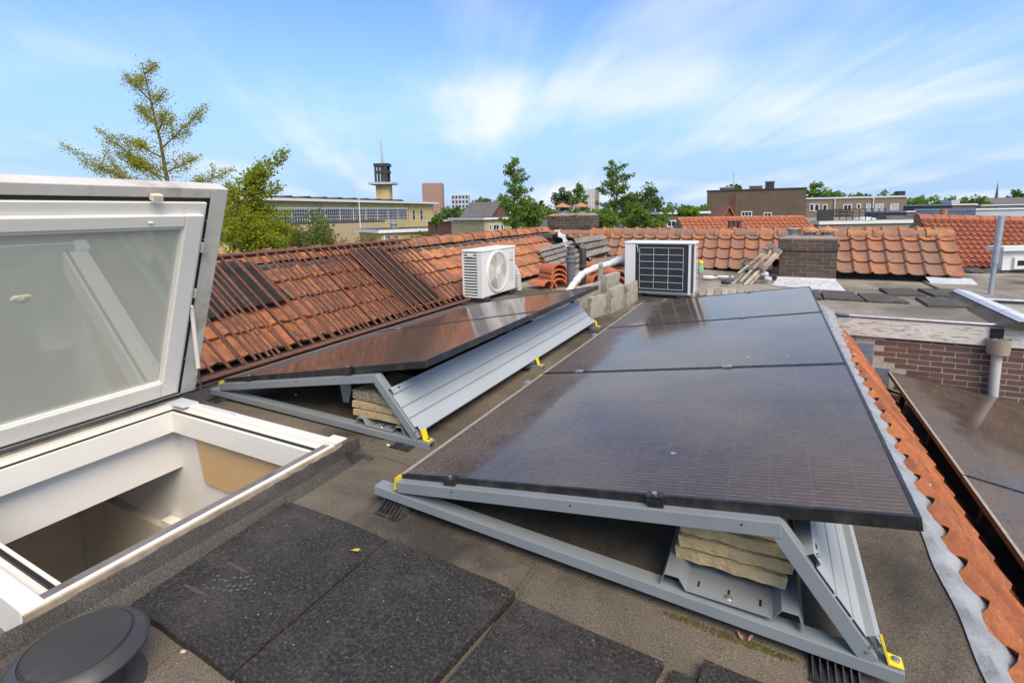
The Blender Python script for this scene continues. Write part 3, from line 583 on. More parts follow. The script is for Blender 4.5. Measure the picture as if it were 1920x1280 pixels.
# aluminium roof edge on the right
mb = MB(); y0, y1 = 6.50, 8.5
mb.prism([(2.16, y0, 0.01), (2.20, y0, 0.04), (2.34, y0, 0.015), (2.35, y0, -0.07), (2.24, y0, -0.09), (2.24, y0, -0.02)], (0, y1 - y0, 0)); ae = obj('roof_edge_trim', mb, 'alu_white', ch)
for yy in (6.95, 7.6): mb = MB(); mb.prism([(2.156, yy, 0.01), (2.20, yy, 0.044), (2.344, yy, 0.018), (2.24, yy, -0.03)], (0, 0.012, 0)); obj('trim_joint', mb, 'galv', ae)
mb = MB(); mb.prism([(2.0, y0, -0.052), (2.17, y0, 0.005), (2.26, y0, 0.005), (2.26, y0, -0.09)], (0, y1 - y0, 0)); obj('felt_upstand', mb, 'bitumen_dark', ch)

# ================================================================== THINGS ON THE ROOF
# ------------------------------------------------------------------ roof hatch
CZ = 0.15                                        # top of the curb
hx0, hx1, hy0, hy1 = -2.905, -1.68, 0.46, 1.553   # outer curb
hatch = thing('roof_hatch', 'white framed roof hatch with its glazed lid propped open over the stair hole', 'roof hatch', (-2.3, 1.0, 0.04))
def ring(x0, x1, y0, y1, wx0, wx1, wy0, wy1, z0, z1):
    mb = MB(); mb.box((x0, y0, z0), (x0 + wx0, y1, z1)); mb.box((x1 - wx1, y0, z0), (x1, y1, z1)); mb.box((x0 + wx0, y0, z0), (x1 - wx1, y0 + wy0, z1)); mb.box((x0 + wx0, y1 - wy1, z0), (x1 - wx1, y1, z1)); return mb
obj('curb', ring(hx0, hx1, hy0, hy1, 0.055, 0.012, 0.05, 0.05, 0.02, CZ - 0.004), 'white_upvc', hatch, bevel=0.003)
obj('frame_rebate', ring(hx0 + 0.0552, hx1 - 0.0122, hy0 + 0.0502, hy1 - 0.0502, 0.03, 0.004, 0.03, 0.04, 0.02, CZ - 0.022), 'white_upvc', hatch, bevel=0.002)
obj('seal', ring(hx0 + 0.0855, hx1 - 0.0165, hy0 + 0.0805, hy1 - 0.0905, 0.012, 0.002, 0.012, 0.012, CZ - 0.03, CZ - 0.016), 'seal', hatch)
obj('inner_frame', ring(hx0 + 0.098, hx1 - 0.05, hy0 + 0.093, hy1 - 0.103, 0.016, 0.006, 0.016, 0.016, 0.02, CZ - 0.021), 'white_upvc', hatch, bevel=0.002)
mb = MB(); mb.box((hx1 - 0.052, hy0 + 0.04, 0.05), (hx1 - 0.0125, hy1 - 0.06, CZ - 0.010)); obj('sill_strip', mb, 'grey_strip', hatch)
mb = MB(); mb.box((hx1, hy0, 0.06), (hx1 + 0.010, hy1 - 0.01, CZ - 0.012)); obj('rim_board', mb, 'wood_rim', hatch)
mb = MB(); n = 40
for i in range(n + 1):
    y = hy0 - 0.25 + (hy1 + 0.09 - hy0 + 0.25) * i / n
    for x, z in ((hx1 + 0.008, CZ - 0.026 + jit(0.004)), (hx1 + 0.014, CZ - 0.03 + jit(0.003)), (hx1 + 0.022, 0.07), (hx1 + 0.05, 0.049), (hx1 + 0.10 + jit(0.006), 0.0445)): mb.v.append(Vector((x, y, z)))
for i in range(n):
    for k in range(4): mb.f.append((i * 5 + k, i * 5 + k + 1, i * 5 + 6 + k, i * 5 + 5 + k))
obj('felt_upstand', mb, 'bitumen_dark', hatch, True)
mb = MB()
for i in range(2):
    mb.prism([(hx0, hy1 + 0.0, 0.10), (hx0, hy1 + 0.015, 0.08), (hx0, hy1 + 0.09, 0.046), (hx0, hy1, 0.04)], (hx1 - hx0 + 0.06, 0, 0)); break
obj('felt_upstand', mb, 'bitumen_dark', hatch)
mb = MB(); mb.box((hx1 - 0.07, hy1 - 0.045, CZ - 0.003), (hx1 + 0.012, hy1 + 0.02, CZ + 0.001)); obj('corner_cap', mb, 'white_upvc', hatch)
mb = MB(); mb.box((hx0 + 0.005, hy1 - 0.085, CZ - 0.0035), (hx0 + 0.16, hy1 - 0.0, CZ + 0.003)); obj('corner_bracket', mb, 'alu_white', hatch)
mb = MB(); mb.box((hx0 + 0.25, hy1 - 0.03, CZ - 0.006), (hx0 + 0.52, hy1 - 0.012, CZ + 0.004)); obj('strut_rail', mb, 'alu_white', hatch)
# lid: local frame (a along Y, b up the lid, c = towards the camera side)
hinge = Vector((hx0 + 0.0, 0, CZ + 0.012)); TOP = U(432, 356, 'y', 1.64)
lv = Vector((TOP.x - hinge.x, 0, TOP.z - hinge.z)); LL = lv.length; lb = lv.normalized(); la = Vector((0, 1, 0)); lc = Vector((lb.z, 0, -lb.x))
LM = Matrix.Translation(hinge) @ frame3(la, lb, lc).to_4x4()
Ln = {'n': 0}
def lring(a0, a1, b0, b1, wa0, wa1, wb0, wb1, c0, c1):
    mb = MB(); mb.box((a0, b0, c0), (a0 + wa0, b1, c1)); mb.box((a1 - wa1, b0, c0), (a1, b1, c1)); mb.box((a0 + wa0, b0, c0), (a1 - wa1, b0 + wb0, c1)); mb.box((a0 + wa0, b1 - wb1, c0), (a1 - wa1, b1, c1)); return mb
def lpart(name, mb, mat, parent, smooth=False, bevel=0):
    mb.v = [LM @ v for v in mb.v]; return obj(name, mb, mat, parent, smooth, bevel)
A0, A1 = 0.40, 1.64
lidp = lpart('lid', lring(A0, A1, 0.0, LL, 0.075, 0.085, 0.0101, 0.052, -0.10, -0.012), 'alu_old', hatch, bevel=0.006)
mb = MB(); mb.box((A0 + 0.05, 0.03, -0.115), (A1 - 0.06, LL - 0.04, -0.10)); lpart('outer_dome', mb, 'opal_glass', lidp)
lpart('gasket', lring(A0 + 0.0752, A1 - 0.0852, 0.012, LL - 0.0522, 0.022, 0.022, 0.018, 0.018, -0.10, -0.014), 'seal', lidp)
lpart('sash', lring(A0 + 0.0975, A1 - 0.1075, 0.031, LL - 0.071, 0.028, 0.018, 0.02, 0.055, -0.09, 0.0), 'white_upvc', lidp, bevel=0.003)
lpart('sash', lring(A0 + 0.126, A1 - 0.126, 0.0515, LL - 0.1265, 0.09, 0.085, 0.09, 0.06, -0.09, 0.022), 'white_upvc', lidp, bevel=0.006)
a0, a1, b0, b1 = A0 + 0.20, A1 - 0.2115, 0.135, LL - 0.187
lpart('glazing_bead', lring(a0 - 0.001, a1 + 0.001, b0 - 0.001, b1 + 0.001, 0.012, 0.008, 0.012, 0.014, -0.03, 0.012), 'white_upvc', lidp)
mb = MB(); mb.box((a0 - 0.02, b0 - 0.02, -0.05), (a1 + 0.02, b1 + 0.02, -0.004)); lpart('pane', mb, 'opal_glass', lidp)
for (u, v, w_, h_) in ((290, 368, 0.045, 0.03), (277, 414, 0.02, 0.006)):
    p = LM.inverted() @ PLN(u, v, hinge, lc); mb = MB(); mb.box((p.x - w_ / 2, p.y - h_ / 2, 0.0), (p.x + w_ / 2, p.y + h_ / 2, 0.03)); lpart('catch', mb, 'putty' if w_ > 0.03 else 'white_upvc', lidp, bevel=0.003)
for b_ in (0.62, 0.88): mb = MB(); mb.box((A1 - 0.106, b_, -0.01), (A1 - 0.094, b_ + 0.05, 0.006)); lpart('keeper', mb, 'putty', lidp)
for b_ in (0.25, 0.5, 0.95, 1.05): mb = MB(); mb.lathe([(0.004, 0), (0.003, 0.003)], (A1 - 0.099, b_, 0.0), 8); lpart('screw', mb, 'zinc_bolt', lidp)
p = LM.inverted() @ PLN(40, 560, hinge, lc); mb = MB()
for k in range(7): mb.ball((p.x + jit(0.018), p.y + jit(0.008), -0.004), random.uniform(0.01, 0.018), 8, (1.2, 0.9, 0.25), 0.2)
lpart('putty_patch', mb, 'putty', lidp, True)
mb = MB(); q1 = U(359, 575, 'y', 1.535); q2 = U(372, 690, 'y', 1.535); q3 = U(379, 745, 'y', 1.53)
mb.tube([q1, q2], 0.0105, 12); gs = obj('gas_strut', mb, 'pvc_grey' if False else 'alu_old', hatch, True)
mb = MB(); mb.tube([q2, q3], 0.005, 8); obj('strut_rod', mb, 'pvc_black', gs, True)
mb = MB(); mb.ball(q1, 0.012, 8); obj('ball_joint', mb, 'zinc_bolt', gs, True)
mb = MB(); mb.box((hx0 - 0.02, hy0, CZ - 0.05), (hx0 + 0.012, hy1 - 0.02, CZ + 0.006)); obj('hinge_strip', mb, 'felt_edge', hatch)

# ------------------------------------------------------------------ solar arrays
DP = 1.33; WP = 1.5667; YD = Vector((0, 1, -0.004)).normalized()
def lerp(a, b, t): return a + (b - a) * t
def solar_panel(o, ang, label, group=None, w=WP, d=DP - 0.012, edge='black_metal'):
    X = Vector((math.cos(ang), 0, math.sin(ang))); Y = (YD - X * YD.dot(X)).normalized(); Zn = X.cross(Y)
    t = thing('solar_panel', label, 'solar panel', o, frame3(X, Y, Zn), group)
    mb = MB(); fwid = 0.011
    mb.box((0, 0, -0.035), (fwid, d, -0.001)); mb.box((w - fwid, 0, -0.035), (w, d, 0)); mb.box((fwid, 0, -0.035), (w - fwid, fwid, 0)); mb.box((fwid, d - fwid, -0.035), (w - fwid, d, 0))
    obj('frame', mb, edge, t, local=True, bevel=0.0012)
    mb = MB(); mb.box((0.0005, 0.001, -0.0009), (fwid + 0.008, d - 0.001, 0.0002)); lp = obj('dusty_low_edge', mb, 'dust_edge', t, local=True)
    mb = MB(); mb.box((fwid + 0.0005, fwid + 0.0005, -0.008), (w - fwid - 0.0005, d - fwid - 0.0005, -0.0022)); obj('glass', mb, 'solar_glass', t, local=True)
    mb = MB(); mb.box((fwid + 0.02, fwid + 0.02, -0.014), (w - fwid - 0.02, d - fwid - 0.02, -0.0095)); obj('back_sheet', mb, 'black_metal', t, local=True)
    return t, X, Y, Zn
def clamp_part(t, x, y, end):
    mb = MB()
    if end < 0: mb.box((x - 0.022, y - 0.02, -0.036), (x + 0.022, y - 0.001, 0.0)); mb.box((x - 0.022, y - 0.02, 0.0), (x + 0.022, y + 0.010, 0.005))
    else: mb.box((x - 0.022, y - 0.016, 0.001), (x + 0.022, y + 0.020, 0.0065))
    c = obj('clamp', mb, 'black_metal' if end < 0 else 'galv', t, local=True)
    mb = MB(); mb.lathe([(0.008, 0), (0.008, 0.005), (0.0045, 0.005), (0.004, 0.003)], (x, y - (0.006 if end < 0 else -0.002), 0.006 if end < 0 else 0.0065), 10); obj('bolt', mb, 'zinc_bolt', c, local=True)
def foot_pad(x, y, parent, zt):
    mb = MB(); z0 = rz(x, y)
    mb.box((x - 0.055, y - 0.075, z0 + 0.002), (x + 0.055, y + 0.075, z0 + 0.008))
    for k in range(7):
        xx = x - 0.05 + k * 0.0165; mb.prism([(xx, y - 0.072, z0 + 0.009), (xx, y + 0.07, z0 + 0.009), (xx, y + 0.07, max(zt, z0 + 0.014)), (xx, y - 0.015, max(zt, z0 + 0.014))], (0.003, 0, 0))
    mb.prism([(x - 0.055, y - 0.075, z0 + 0.008), (x - 0.055, y - 0.068, z0 + 0.008), (x - 0.055, y - 0.068, z0 + 0.013), (x - 0.055, y - 0.075, z0 + 0.013)], (0.11, 0, 0))
    return obj('foot_pad', mb, 'pad_black', parent)
def chan(mb, p, q, w, h, y0):     # hollow-looking C rail between p and q (x,z), front face at y0, width w
    d = Vector((q[0] - p[0], 0, q[1] - p[1])); n = Vector((-d.z, 0, d.x)).normalized() * h; o = Vector((p[0], y0, p[1]))
    t = 0.003
    mb.obox(o - n, d, (0, t, 0), n); mb.obox(o + Vector((0, w - t, 0)) - n, d, (0, t, 0), n); mb.obox(o + Vector((0, t, 0)) - n.normalized() * t, d, (0, w - 2 * t, 0), n.normalized() * t)
    return mb
def mount(label, y0, n, rl, rr, bl, pk, ft):
    """rl, rr rail ends (x, z of the top front edge); bl, pk beam ends; ft strut foot"""
    t = thing('panel_mount', label, 'mounting frame', ((rl[0] + rr[0]) / 2, y0, rz(rl[0], y0)))
    for k in range(n + 1):
        y = y0 + k * DP - (0.02 if k else 0); dz = -0.004 * k * DP
        sh = lambda p: (p[0], p[1] + dz)
        obj('base_rail', chan(MB(), sh(rl), sh(rr), 0.052, 0.034, y), 'steel_grey', t, bevel=0.0015)
        bm = obj('top_beam', chan(MB(), sh(bl), sh(pk), 0.046, 0.040, y), 'steel_grey', t, bevel=0.0015)
        for f_ in (0.2, 0.55, 0.93):
            mb = MB(); p = Vector((lerp(bl[0], pk[0], f_), y + 0.0005, lerp(bl[1], pk[1], f_) + dz - 0.014)); mb.lathe([(0.003, 0), (0.003, 0.002)], p, 6, (0, -1, 0)); obj('rivet', mb, 'black_metal', bm)
        st = obj('strut', chan(MB(), (pk[0] + 0.002, pk[1] + dz - 0.001), sh(ft), 0.046, 0.040, y + 0.002), 'steel_grey', t, bevel=0.0015)
        mb = MB(); mb.lathe([(0.004, 0), (0.004, 0.003)], (ft[0] - 0.024, y + 0.002, ft[1] + dz + 0.012), 8, (0, -1, 0)); mb.lathe([(0.004, 0), (0.004, 0.003)], (ft[0] - 0.016, y + 0.002, ft[1] + dz + 0.03), 8, (0, -1, 0)); obj('bolt', mb, 'zinc_bolt', st)
        mb = MB(); cx_, cz_ = ft[0] + 0.012, sh(rr)[1] + 0.002 + (rl[1] - rr[1]) * (rr[0] - ft[0]) / (rr[0] - rl[0])
        mb.prism([(cx_ - 0.006, y + 0.008, cz_ + 0.048), (cx_ - 0.001, y + 0.008, cz_ + 0.050), (cx_ + 0.012, y + 0.008, cz_ + 0.006), (cx_ + 0.04, y + 0.008, cz_ + 0.003), (cx_ + 0.04, y + 0.008, cz_), (cx_ + 0.009, y + 0.008, cz_ + 0.001)], (0, 0.036, 0)); yc = obj('yellow_clip', mb, 'yellow', t)
        mb = MB(); mb.lathe([(0.009, 0), (0.009, 0.006), (0.005, 0.007)], (cx_ + 0.026, y + 0.026, cz_ + 0.004), 10); obj('bolt', mb, 'zinc_bolt', yc)
        mb = MB(); mb.prism([(bl[0] - 0.01, y + 0.008, bl[1] + dz + 0.012), (bl[0] + 0.006, y + 0.008, bl[1] + dz + 0.016), (bl[0] - 0.004, y + 0.008, bl[1] + dz - 0.035), (bl[0] - 0.022, y + 0.008, bl[1] + dz - 0.04)], (0, 0.034, 0)); obj('yellow_clip', mb, 'yellow', t)
        for fx in (rl[0] + 0.10, rr[0] - 0.14): foot_pad(fx, y + 0.02, t, lerp(rl[1], rr[1], (fx - rl[0]) / (rr[0] - rl[0])) + dz - 0.036)
    # wind deflector along the whole array, folded sheet
    d = Vector((ft[0] - pk[0], 0, ft[1] - pk[1])); dn = d.normalized(); nn = Vector((-dn.z, 0, dn.x)); P = Vector((pk[0], 0, pk[1])); L_ = d.length
    pr_ = [(0.26, -0.02), (0.27, 0.022), (0.35, 0.020), (0.36, 0.006), (0.55, 0.006), (0.555, -0.002), (0.565, -0.002), (0.57, 0.006), (0.72, 0.006), (0.725, -0.002), (0.735, -0.002), (0.74, 0.006), (0.86, 0.006), (0.87, 0.026), (0.95, 0.024), (0.955, 0.012)]
    pts = [P + dn * (a * L_) + nn * b + Vector((0, y0 + 0.012, 0)) for a, b in pr_]
    df = obj('wind_deflector', MB().sheet(pts, Vector((0, n * DP + 0.01, -0.004 * n * DP)), 0.0018), 'deflector', t)
    for k in range(n + 1):
        for a in (0.305, 0.905):
            mb = MB(); p = P + dn * (a * L_) + nn * 0.024 + Vector((0, y0 + 0.022 + k * (DP - 0.006), -0.004 * k * DP)); mb.lathe([(0.006, 0), (0.006, 0.004), (0.003, 0.006)], p, 8, nn); obj('screw', mb, 'zinc_bolt', df)
            mb = MB(); p2 = p + Vector((0, 0.03, -0.001)); mb.obox(p2 - dn * 0.003 - nn * 0.0005, dn * 0.006, (0, 0.02, 0), nn * 0.001); obj('slot', mb, 'seal', df)
    return t
mR = mount('grey steel mount under the array of three solar panels', 1.36, 3, (-1.316, 0.118), (0.325, 0.048), (-1.207, 0.159), (0.05, 0.354), (0.272, 0.062))
mL = mount('grey steel mount under the pair of solar panels by the rusty bars', 1.805, 2, (-3.055, 0.096), (-1.386, 0.078), (-2.963, 0.14), (-1.702, 0.37), (-1.448, 0.094))
oR = Vector((-1.209, 1.3916, 0.1766)); aR = 0.2063 - 0.0421; oL = Vector((-2.9546, 1.835, 0.1662)); aL = 0.2063 - 0.0127
lab = ['dusty black solar panel at the camera end of the three panel array', 'middle black solar panel of the three panel array', 'black solar panel of the three panel array next to the dark coil outdoor unit']
for k in range(3):
    t, X, Y, Z_ = solar_panel(oR + Vector((0, DP * k, -0.004 * DP * k)), aR, lab[k])
    for x in ((0.235, 0.955) if k == 0 else (0.24, 1.05)): clamp_part(t, x, 0, -1 if k == 0 else 1)
    if k == 2:
        for x in (0.24, 1.05): clamp_part(t, x, DP - 0.012, 1)
lab = ['brownish solar panel with the concrete slabs stacked under its raised edge', 'brownish solar panel below the fan of the white outdoor unit']
for k in range(2):
    t, X, Y, Z_ = solar_panel(oL + Vector((0, DP * k, -0.004 * DP * k)), aL, lab[k])
    for x in (0.26, 1.07): clamp_part(t, x, 0, -1 if k == 0 else 1)
# ballast trays (folded sheet running along the array) and slabs
def tray(x, z, y0, ln, parent, w_=0.33):
    pts = [(x, y0, z + 0.0), (x + 0.012, y0, z + 0.036), (x + 0.05, y0, z + 0.036), (x + 0.07, y0, z + 0.004), (x + w_ - 0.07, y0, z + 0.001), (x + w_ - 0.05, y0, z + 0.032), (x + w_ - 0.012, y0, z + 0.032), (x + w_, y0, z - 0.006)]
    tr = obj('ballast_tray', MB().sheet(pts, (0, ln, -0.004 * ln), 0.002), 'steel_grey', parent)
    for xx in (0.10, w_ / 2, w_ - 0.10):
        mb = MB(); mb.box((x + xx - 0.003, y0 + 0.03, z + 0.0035), (x + xx + 0.003, y0 + 0.055, z + 0.0055)); obj('slot', mb, 'seal', tr)
    mb = MB(); mb.lathe([(0.011, 0), (0.009, 0.003), (0.006, 0.003), (0.005, 0.008)], (x + w_ / 2, y0 + 0.022, z + 0.005), 10); obj('bolt', mb, 'zinc_bolt', tr)
    return tr
tray(-0.245, 0.074, 1.372, 3.95, mR, 0.36); tray(-1.86, 0.084, 1.818, 2.62, mL, 0.31)
def slab(x0, x1, y0, y1, z0, z1, mat, label, rot=0.0, rough=0.006, name='paving_slab', group=None):
    nx, ny = 9, 9; mb = MB(); cx_, cy_ = (x0 + x1) / 2, (y0 + y1) / 2
    def pt(i, j, top):
        fx, fy = i / nx, j / ny; e = 0.0
        x, y = lerp(x0, x1, fx), lerp(y0, y1, fy); ed = min(fx, 1 - fx, fy, 1 - fy)
        z = z1 if top else z0
        if ed == 0: x += jit(rough); y += jit(rough); z += -0.006 if top else 0.004; 
        z += jit(rough * 0.3)
        dx, dy = x - cx_, y - cy_; return Vector((cx_ + dx * math.cos(rot) - dy * math.sin(rot), cy_ + dx * math.sin(rot) + dy * math.cos(rot), z))
    for top in (0, 1):
        for i in range(nx + 1):
            for j in range(ny + 1): mb.v.append(pt(i, j, top))
    n1_ = (nx + 1) * (ny + 1); I = lambda i, j, t: t * n1_ + i * (ny + 1) + j
    for i in range(nx):
        for j in range(ny): mb.f += [(I(i, j, 1), I(i + 1, j, 1), I(i + 1, j + 1, 1), I(i, j + 1, 1)), (I(i, j, 0), I(i, j + 1, 0), I(i + 1, j + 1, 0), I(i + 1, j, 0))]
    for i in range(nx): mb.f += [(I(i, 0, 0), I(i + 1, 0, 0), I(i + 1, 0, 1), I(i, 0, 1)), (I(i + 1, ny, 0), I(i, ny, 0), I(i, ny, 1), I(i + 1, ny, 1))]
    for j in range(ny): mb.f += [(I(0, j + 1, 0), I(0, j, 0), I(0, j, 1), I(0, j + 1, 1)), (I(nx, j, 0), I(nx, j + 1, 0), I(nx, j + 1, 1), I(nx, j, 1))]
    return tag(obj(name, mb, mat), label, 'paving slab', group)
sx0 = -0.215; z = 0.108
for k, (dx, w_, r_, mt_, lb_) in enumerate(((0.0, 0.295, -0.02, 'slab', 'crumbling yellowish concrete slab lowest on the ballast tray of the front mount'), (0.004, 0.30, 0.02, 'slab', 'yellowish concrete slab second from below on the front ballast tray'), (0.012, 0.29, -0.01, 'slab', 'yellowish concrete slab third from below on the front ballast tray'), (-0.002, 0.29, 0.015, 'slab', 'topmost yellowish concrete slab on the front ballast tray'))):
    slab(sx0 + dx, sx0 + dx + w_, 1.455, 1.755, z, z + 0.043, mt_, lb_, r_, 0.004); z += 0.0435
sx0 = -1.90; z = 0.115
for k, (dx, w_, r_, mt_, lb_) in enumerate(((0.0, 0.32, 0.03, 'slab', 'lowest yellowish paving slab under the raised edge of the left array'), (-0.004, 0.32, 0.02, 'slab', 'middle yellowish paving slab under the raised edge of the left array'), (0.0, 0.31, -0.05, 'gravel_slab', 'exposed gravel paving slab topmost in the stack under the left array'))):
    slab(sx0 + dx, sx0 + dx + w_, 1.845, 2.16, z, z + (0.042 if k < 2 else 0.055), mt_, lb_, r_, 0.003); z += 0.0425
# small plate and litter under the left array
mb = MB(); a_ = -2.06; mb.prism([(a_ - 0.03, 1.93, 0.30), (a_ + 0.06, 1.93, 0.31), (a_ + 0.055, 1.94, 0.20), (a_ + 0.02, 1.95, 0.12), (a_ - 0.02, 1.95, 0.12)], (0, 0.004, 0)); obj('tie_plate', mb, 'steel_grey', mL)

# ------------------------------------------------------------------ rubber tiles
def rub(c, label, mat='rubber', th=0.03, zb=None, name='rubber_tile', group=None):
    """c: four corners (x, y) ccw"""
    mb = MB(); n = 6; rim = []
    for i in range(4):
        a, b = Vector(c[i]), Vector(c[(i + 1) % 4])
        for k in range(n): p = a + (b - a) * k / n; rim.append(p + Vector((jit(0.0025), jit(0.0025))))
    m_ = len(rim); ctr = sum(rim, Vector((0, 0))) / m_
    zz = lambda p: (rz(p.x, p.y) if zb is None else zb)
    mb.v = [Vector((p.x, p.y, zz(p) + 0.006)) for p in rim] + [Vector((p.x, p.y, zz(p) + th - 0.003)) for p in rim] + [Vector((*(p + (ctr - p) * 0.008), zz(p) + th)) for p in rim]
    mb.f = [(i, (i + 1) % m_, m_ + (i + 1) % m_, m_ + i) for i in range(m_)] + [(m_ + i, m_ + (i + 1) % m_, 2 * m_ + (i + 1) % m_, 2 * m_ + i) for i in range(m_)] + [tuple(range(2 * m_, 3 * m_)), tuple(range(m_))[::-1]]
    return tag(obj(name, mb, mat), label, 'rubber tile', group)
def rpx(*uv, z=0.07): return [(lambda p: (p.x, p.y))(U(u, v, 'z', z)) for u, v in uv]
a, b, c_, d_ = rpx((245, 1130), (540, 937), (725, 1005), (432, 1258)); t1 = rub([a, d_, c_, b], 'black rubber tile with a chalky shoe print beside the hatch')
a, b, c_, d_ = rpx((436, 1262), (732, 1007), (966, 1095), (700, 1380)); rub([a, d_, c_, b], 'black rubber tile lying between two other rubber tiles, beside the front rail', th=0.036)
a, b, c_, d_ = rpx((720, 1400), (968, 1106), (1245, 1215), (1060, 1500)); rub([a, d_, c_, b], 'black rubber tile with worn grey patches before the narrow offcut')
a, b, c_, d_ = rpx((1180, 1400), (1262, 1222), (1312, 1238), (1240, 1420)); rub([a, d_, c_, b], 'narrow black rubber offcut beside the front rail', th=0.022)
a, b, c_, d_ = rpx((1270, 1400), (1322, 1210), (1560, 1300), (1500, 1480)); rub([a, d_, c_, b], 'black rubber tile past the narrow offcut, next to a foot pad', th=0.036)
MAT('chalk', (0.15, 0.145, 0.14), (0.06, 0.057, 0.054), 90, 0.9); MAT('rust_stain', (0.12, 0.075, 0.052), (0.06, 0.045, 0.037), 60, 0.9)
mb = MB(); c0 = U(432, 1092, 'z', 0.0705); rs = random.Random(9); c0.z = 0.0706
for i in range(9):
    for j in range(4):
        if (i in (0, 8) and j in (0, 3)) or rs.random() < 0.2: continue
        p = c0 + Vector((0.9, 0.43, 0)) * ((i - 4) * 0.019) + Vector((-0.43, 0.9, 0)) * ((j - 1.5) * 0.017 + 0.005 * math.sin(i)); a_ = rs.uniform(0.004, 0.007); b_ = rs.uniform(0.003, 0.006)
        X_, Y_ = Vector((0.75, 0.66, 0)) * a_, Vector((-0.66, 0.75, 0)) * b_; mb.add([p - X_ - Y_ * rs.uniform(.5, 1), p + X_ * rs.uniform(.6, 1) - Y_, p + X_ + Y_ * rs.uniform(.4, 1), p - X_ * rs.uniform(.6, 1) + Y_], [(0, 1, 2, 3)])
tag(obj('shoe_print', mb, 'chalk', t1), kind='stuff')
for (u0, v0, u1, v1) in ((425, 1052, 466, 1074), (345, 1095, 390, 1117)):
    a_, b_ = U(u0, v0, 'z', 0.0704), U(u1, v1, 'z', 0.0704); a_.z = b_.z = 0.0704; n_ = Vector((-(b_ - a_).y, (b_ - a_).x, 0)).normalized(); mb = MB(); L1, L2 = [], []
    for i in range(9): f_ = i / 8; w_ = 0.006 * math.sin(PI * (0.12 + 0.76 * f_)) * rs.uniform(0.6, 1.1); p = lerp(a_, b_, f_); L1.append(p + n_ * w_); L2.append(p - n_ * w_)
    mb.add(L1 + L2[::-1], [tuple(range(18))[::-1]]); obj('rust_streak', mb, 'rust_stain', t1)
# pebbles and leaves
for i, (u, v) in enumerate(((345, 1225), (533, 946), (728, 836), (555, 741))):
    p = U(u, v, 'z', rz(0, 0) - 0.0 if u != 345 else 0.04); p = U(u, v, 'z', rz(p.x, p.y)); mb = MB(); mb.ball((p.x, p.y, p.z + 0.005), 0.009, 8, (1.3, 0.8, 0.6), 0.12)
    tag(obj('pebble', mb, 'pebble', None, True), ['small white pebble beside the black vent cap', 'small white pebble at the corner of the shoe print tile', 'small white pebble on a plastic foot pad', 'small white pebble under the left solar array'][i], 'pebble')
def leaf(p, s, rot, mat, label):
    p = Vector(p); mb = MB(); c, sn = math.cos(rot), math.sin(rot); X = Vector((c, sn, 0)) * s; Y = Vector((-sn, c, 0)) * s * 0.4; U_ = Vector((0, 0, s * 0.35))
    pts = [p - X, p - X * 0.3 - Y + U_, p + X * 0.5 - Y * 0.7 + U_ * 0.5, p + X + U_ * 1.2, p + X * 0.4 + Y * 0.8 + U_, p - X * 0.4 + Y + U_ * 0.3, p + U_ * 0.1]
    mb.add(pts, [(0, 1, 6), (1, 2, 6), (2, 3, 6), (3, 4, 6), (4, 5, 6), (5, 0, 6)])
    tag(obj('leaf', mb, mat), label, 'leaf')
p = U(667, 1033, 'z', 0.072); leaf((p.x, p.y, 0.0735), 0.018, 0.3, 'leaf_yellow', 'yellow leaf lying on the black rubber tiles')
for i, (u, v) in enumerate(((1388, 1190), (1408, 1195), (1438, 1192))):
    p = U(u, v, 'z', 0.005); leaf((p.x, p.y, rz(p.x, p.y) + 0.006), 0.014, (2.2, 1.2, 0.1)[i], 'leaf_dry', ['dry curled leaf at the foot of the front rail, farthest from the yellow clip', 'dry curled leaf at the foot of the front rail, between two other leaves', 'flat reddish dry leaf at the foot of the front rail'][i])
# ------------------------------------------------------------------ vent cap
p = U(148, 1208, 'z', 0.17); mb = MB()
cap = thing('roof_vent', 'black plastic mushroom roof vent beside the hatch', 'roof vent', (p.x, p.y, 0.04))
mb.lathe([(0.126, 0.152), (0.133, 0.147), (0.134, 0.152), (0.124, 0.166), (0.106, 0.175), (0.104, 0.172), (0.101, 0.172), (0.099, 0.178), (0.0, 0.182)], (p.x, p.y, 0.0), 64); obj('cap', mb, 'vent_black', cap, True)
mb = MB(); mb.lathe([(0.078, 0.04), (0.078, 0.10), (0.07, 0.104), (0.07, 0.165)], (p.x, p.y, 0.0), 40); obj('pipe', mb, 'vent_black', cap, True)
mb = MB(); mb.lathe([(0.12, 0.038), (0.12, 0.046), (0.082, 0.05)], (p.x, p.y, 0.0), 40); obj('base_flange', mb, 'vent_black', cap, True)

# ------------------------------------------------------------------ rusty bar panels lying on the left slope
def bar_panel(label, y0, y1, pitch, r, off, flat):
    bo, to = Vector((-3.31, 0, 0.075)) + sl_n * off, Vector((-4.20, 0, 0.80)) + sl_n * off
    t = thing('bar_panel', label, 'steel grating', (bo.x, (y0 + y1) / 2, bo.z)); n = int((y1 - y0) / pitch)
    for i in range(n + 1):
        y = y0 + i * pitch + jit(0.012); mb = MB(); sk = 0.06 + jit(0.02)
        mb.tube([bo + Vector((0, y, 0)), lerp(bo, to, 0.5) + Vector((0, y - sk * 0.5 + jit(0.006), 0)) + sl_n * jit(0.004), to + Vector((0, y - sk, 0))], r * random.uniform(0.8, 1.1), 6); obj('bar', mb, 'rust', t, True)
    for q, nm in ((bo, 'bottom_rail'), (to, 'top_rail')):
        mb = MB(); mb.obox(q + Vector((0, y0 - 0.08, 0)) - sl_up * 0.018 - sl_n * 0.006, Vector((0, y1 - y0 + 0.12, 0)), sl_up * -flat, sl_n * 0.014) ; obj(nm, mb, 'rust', t)
    return t
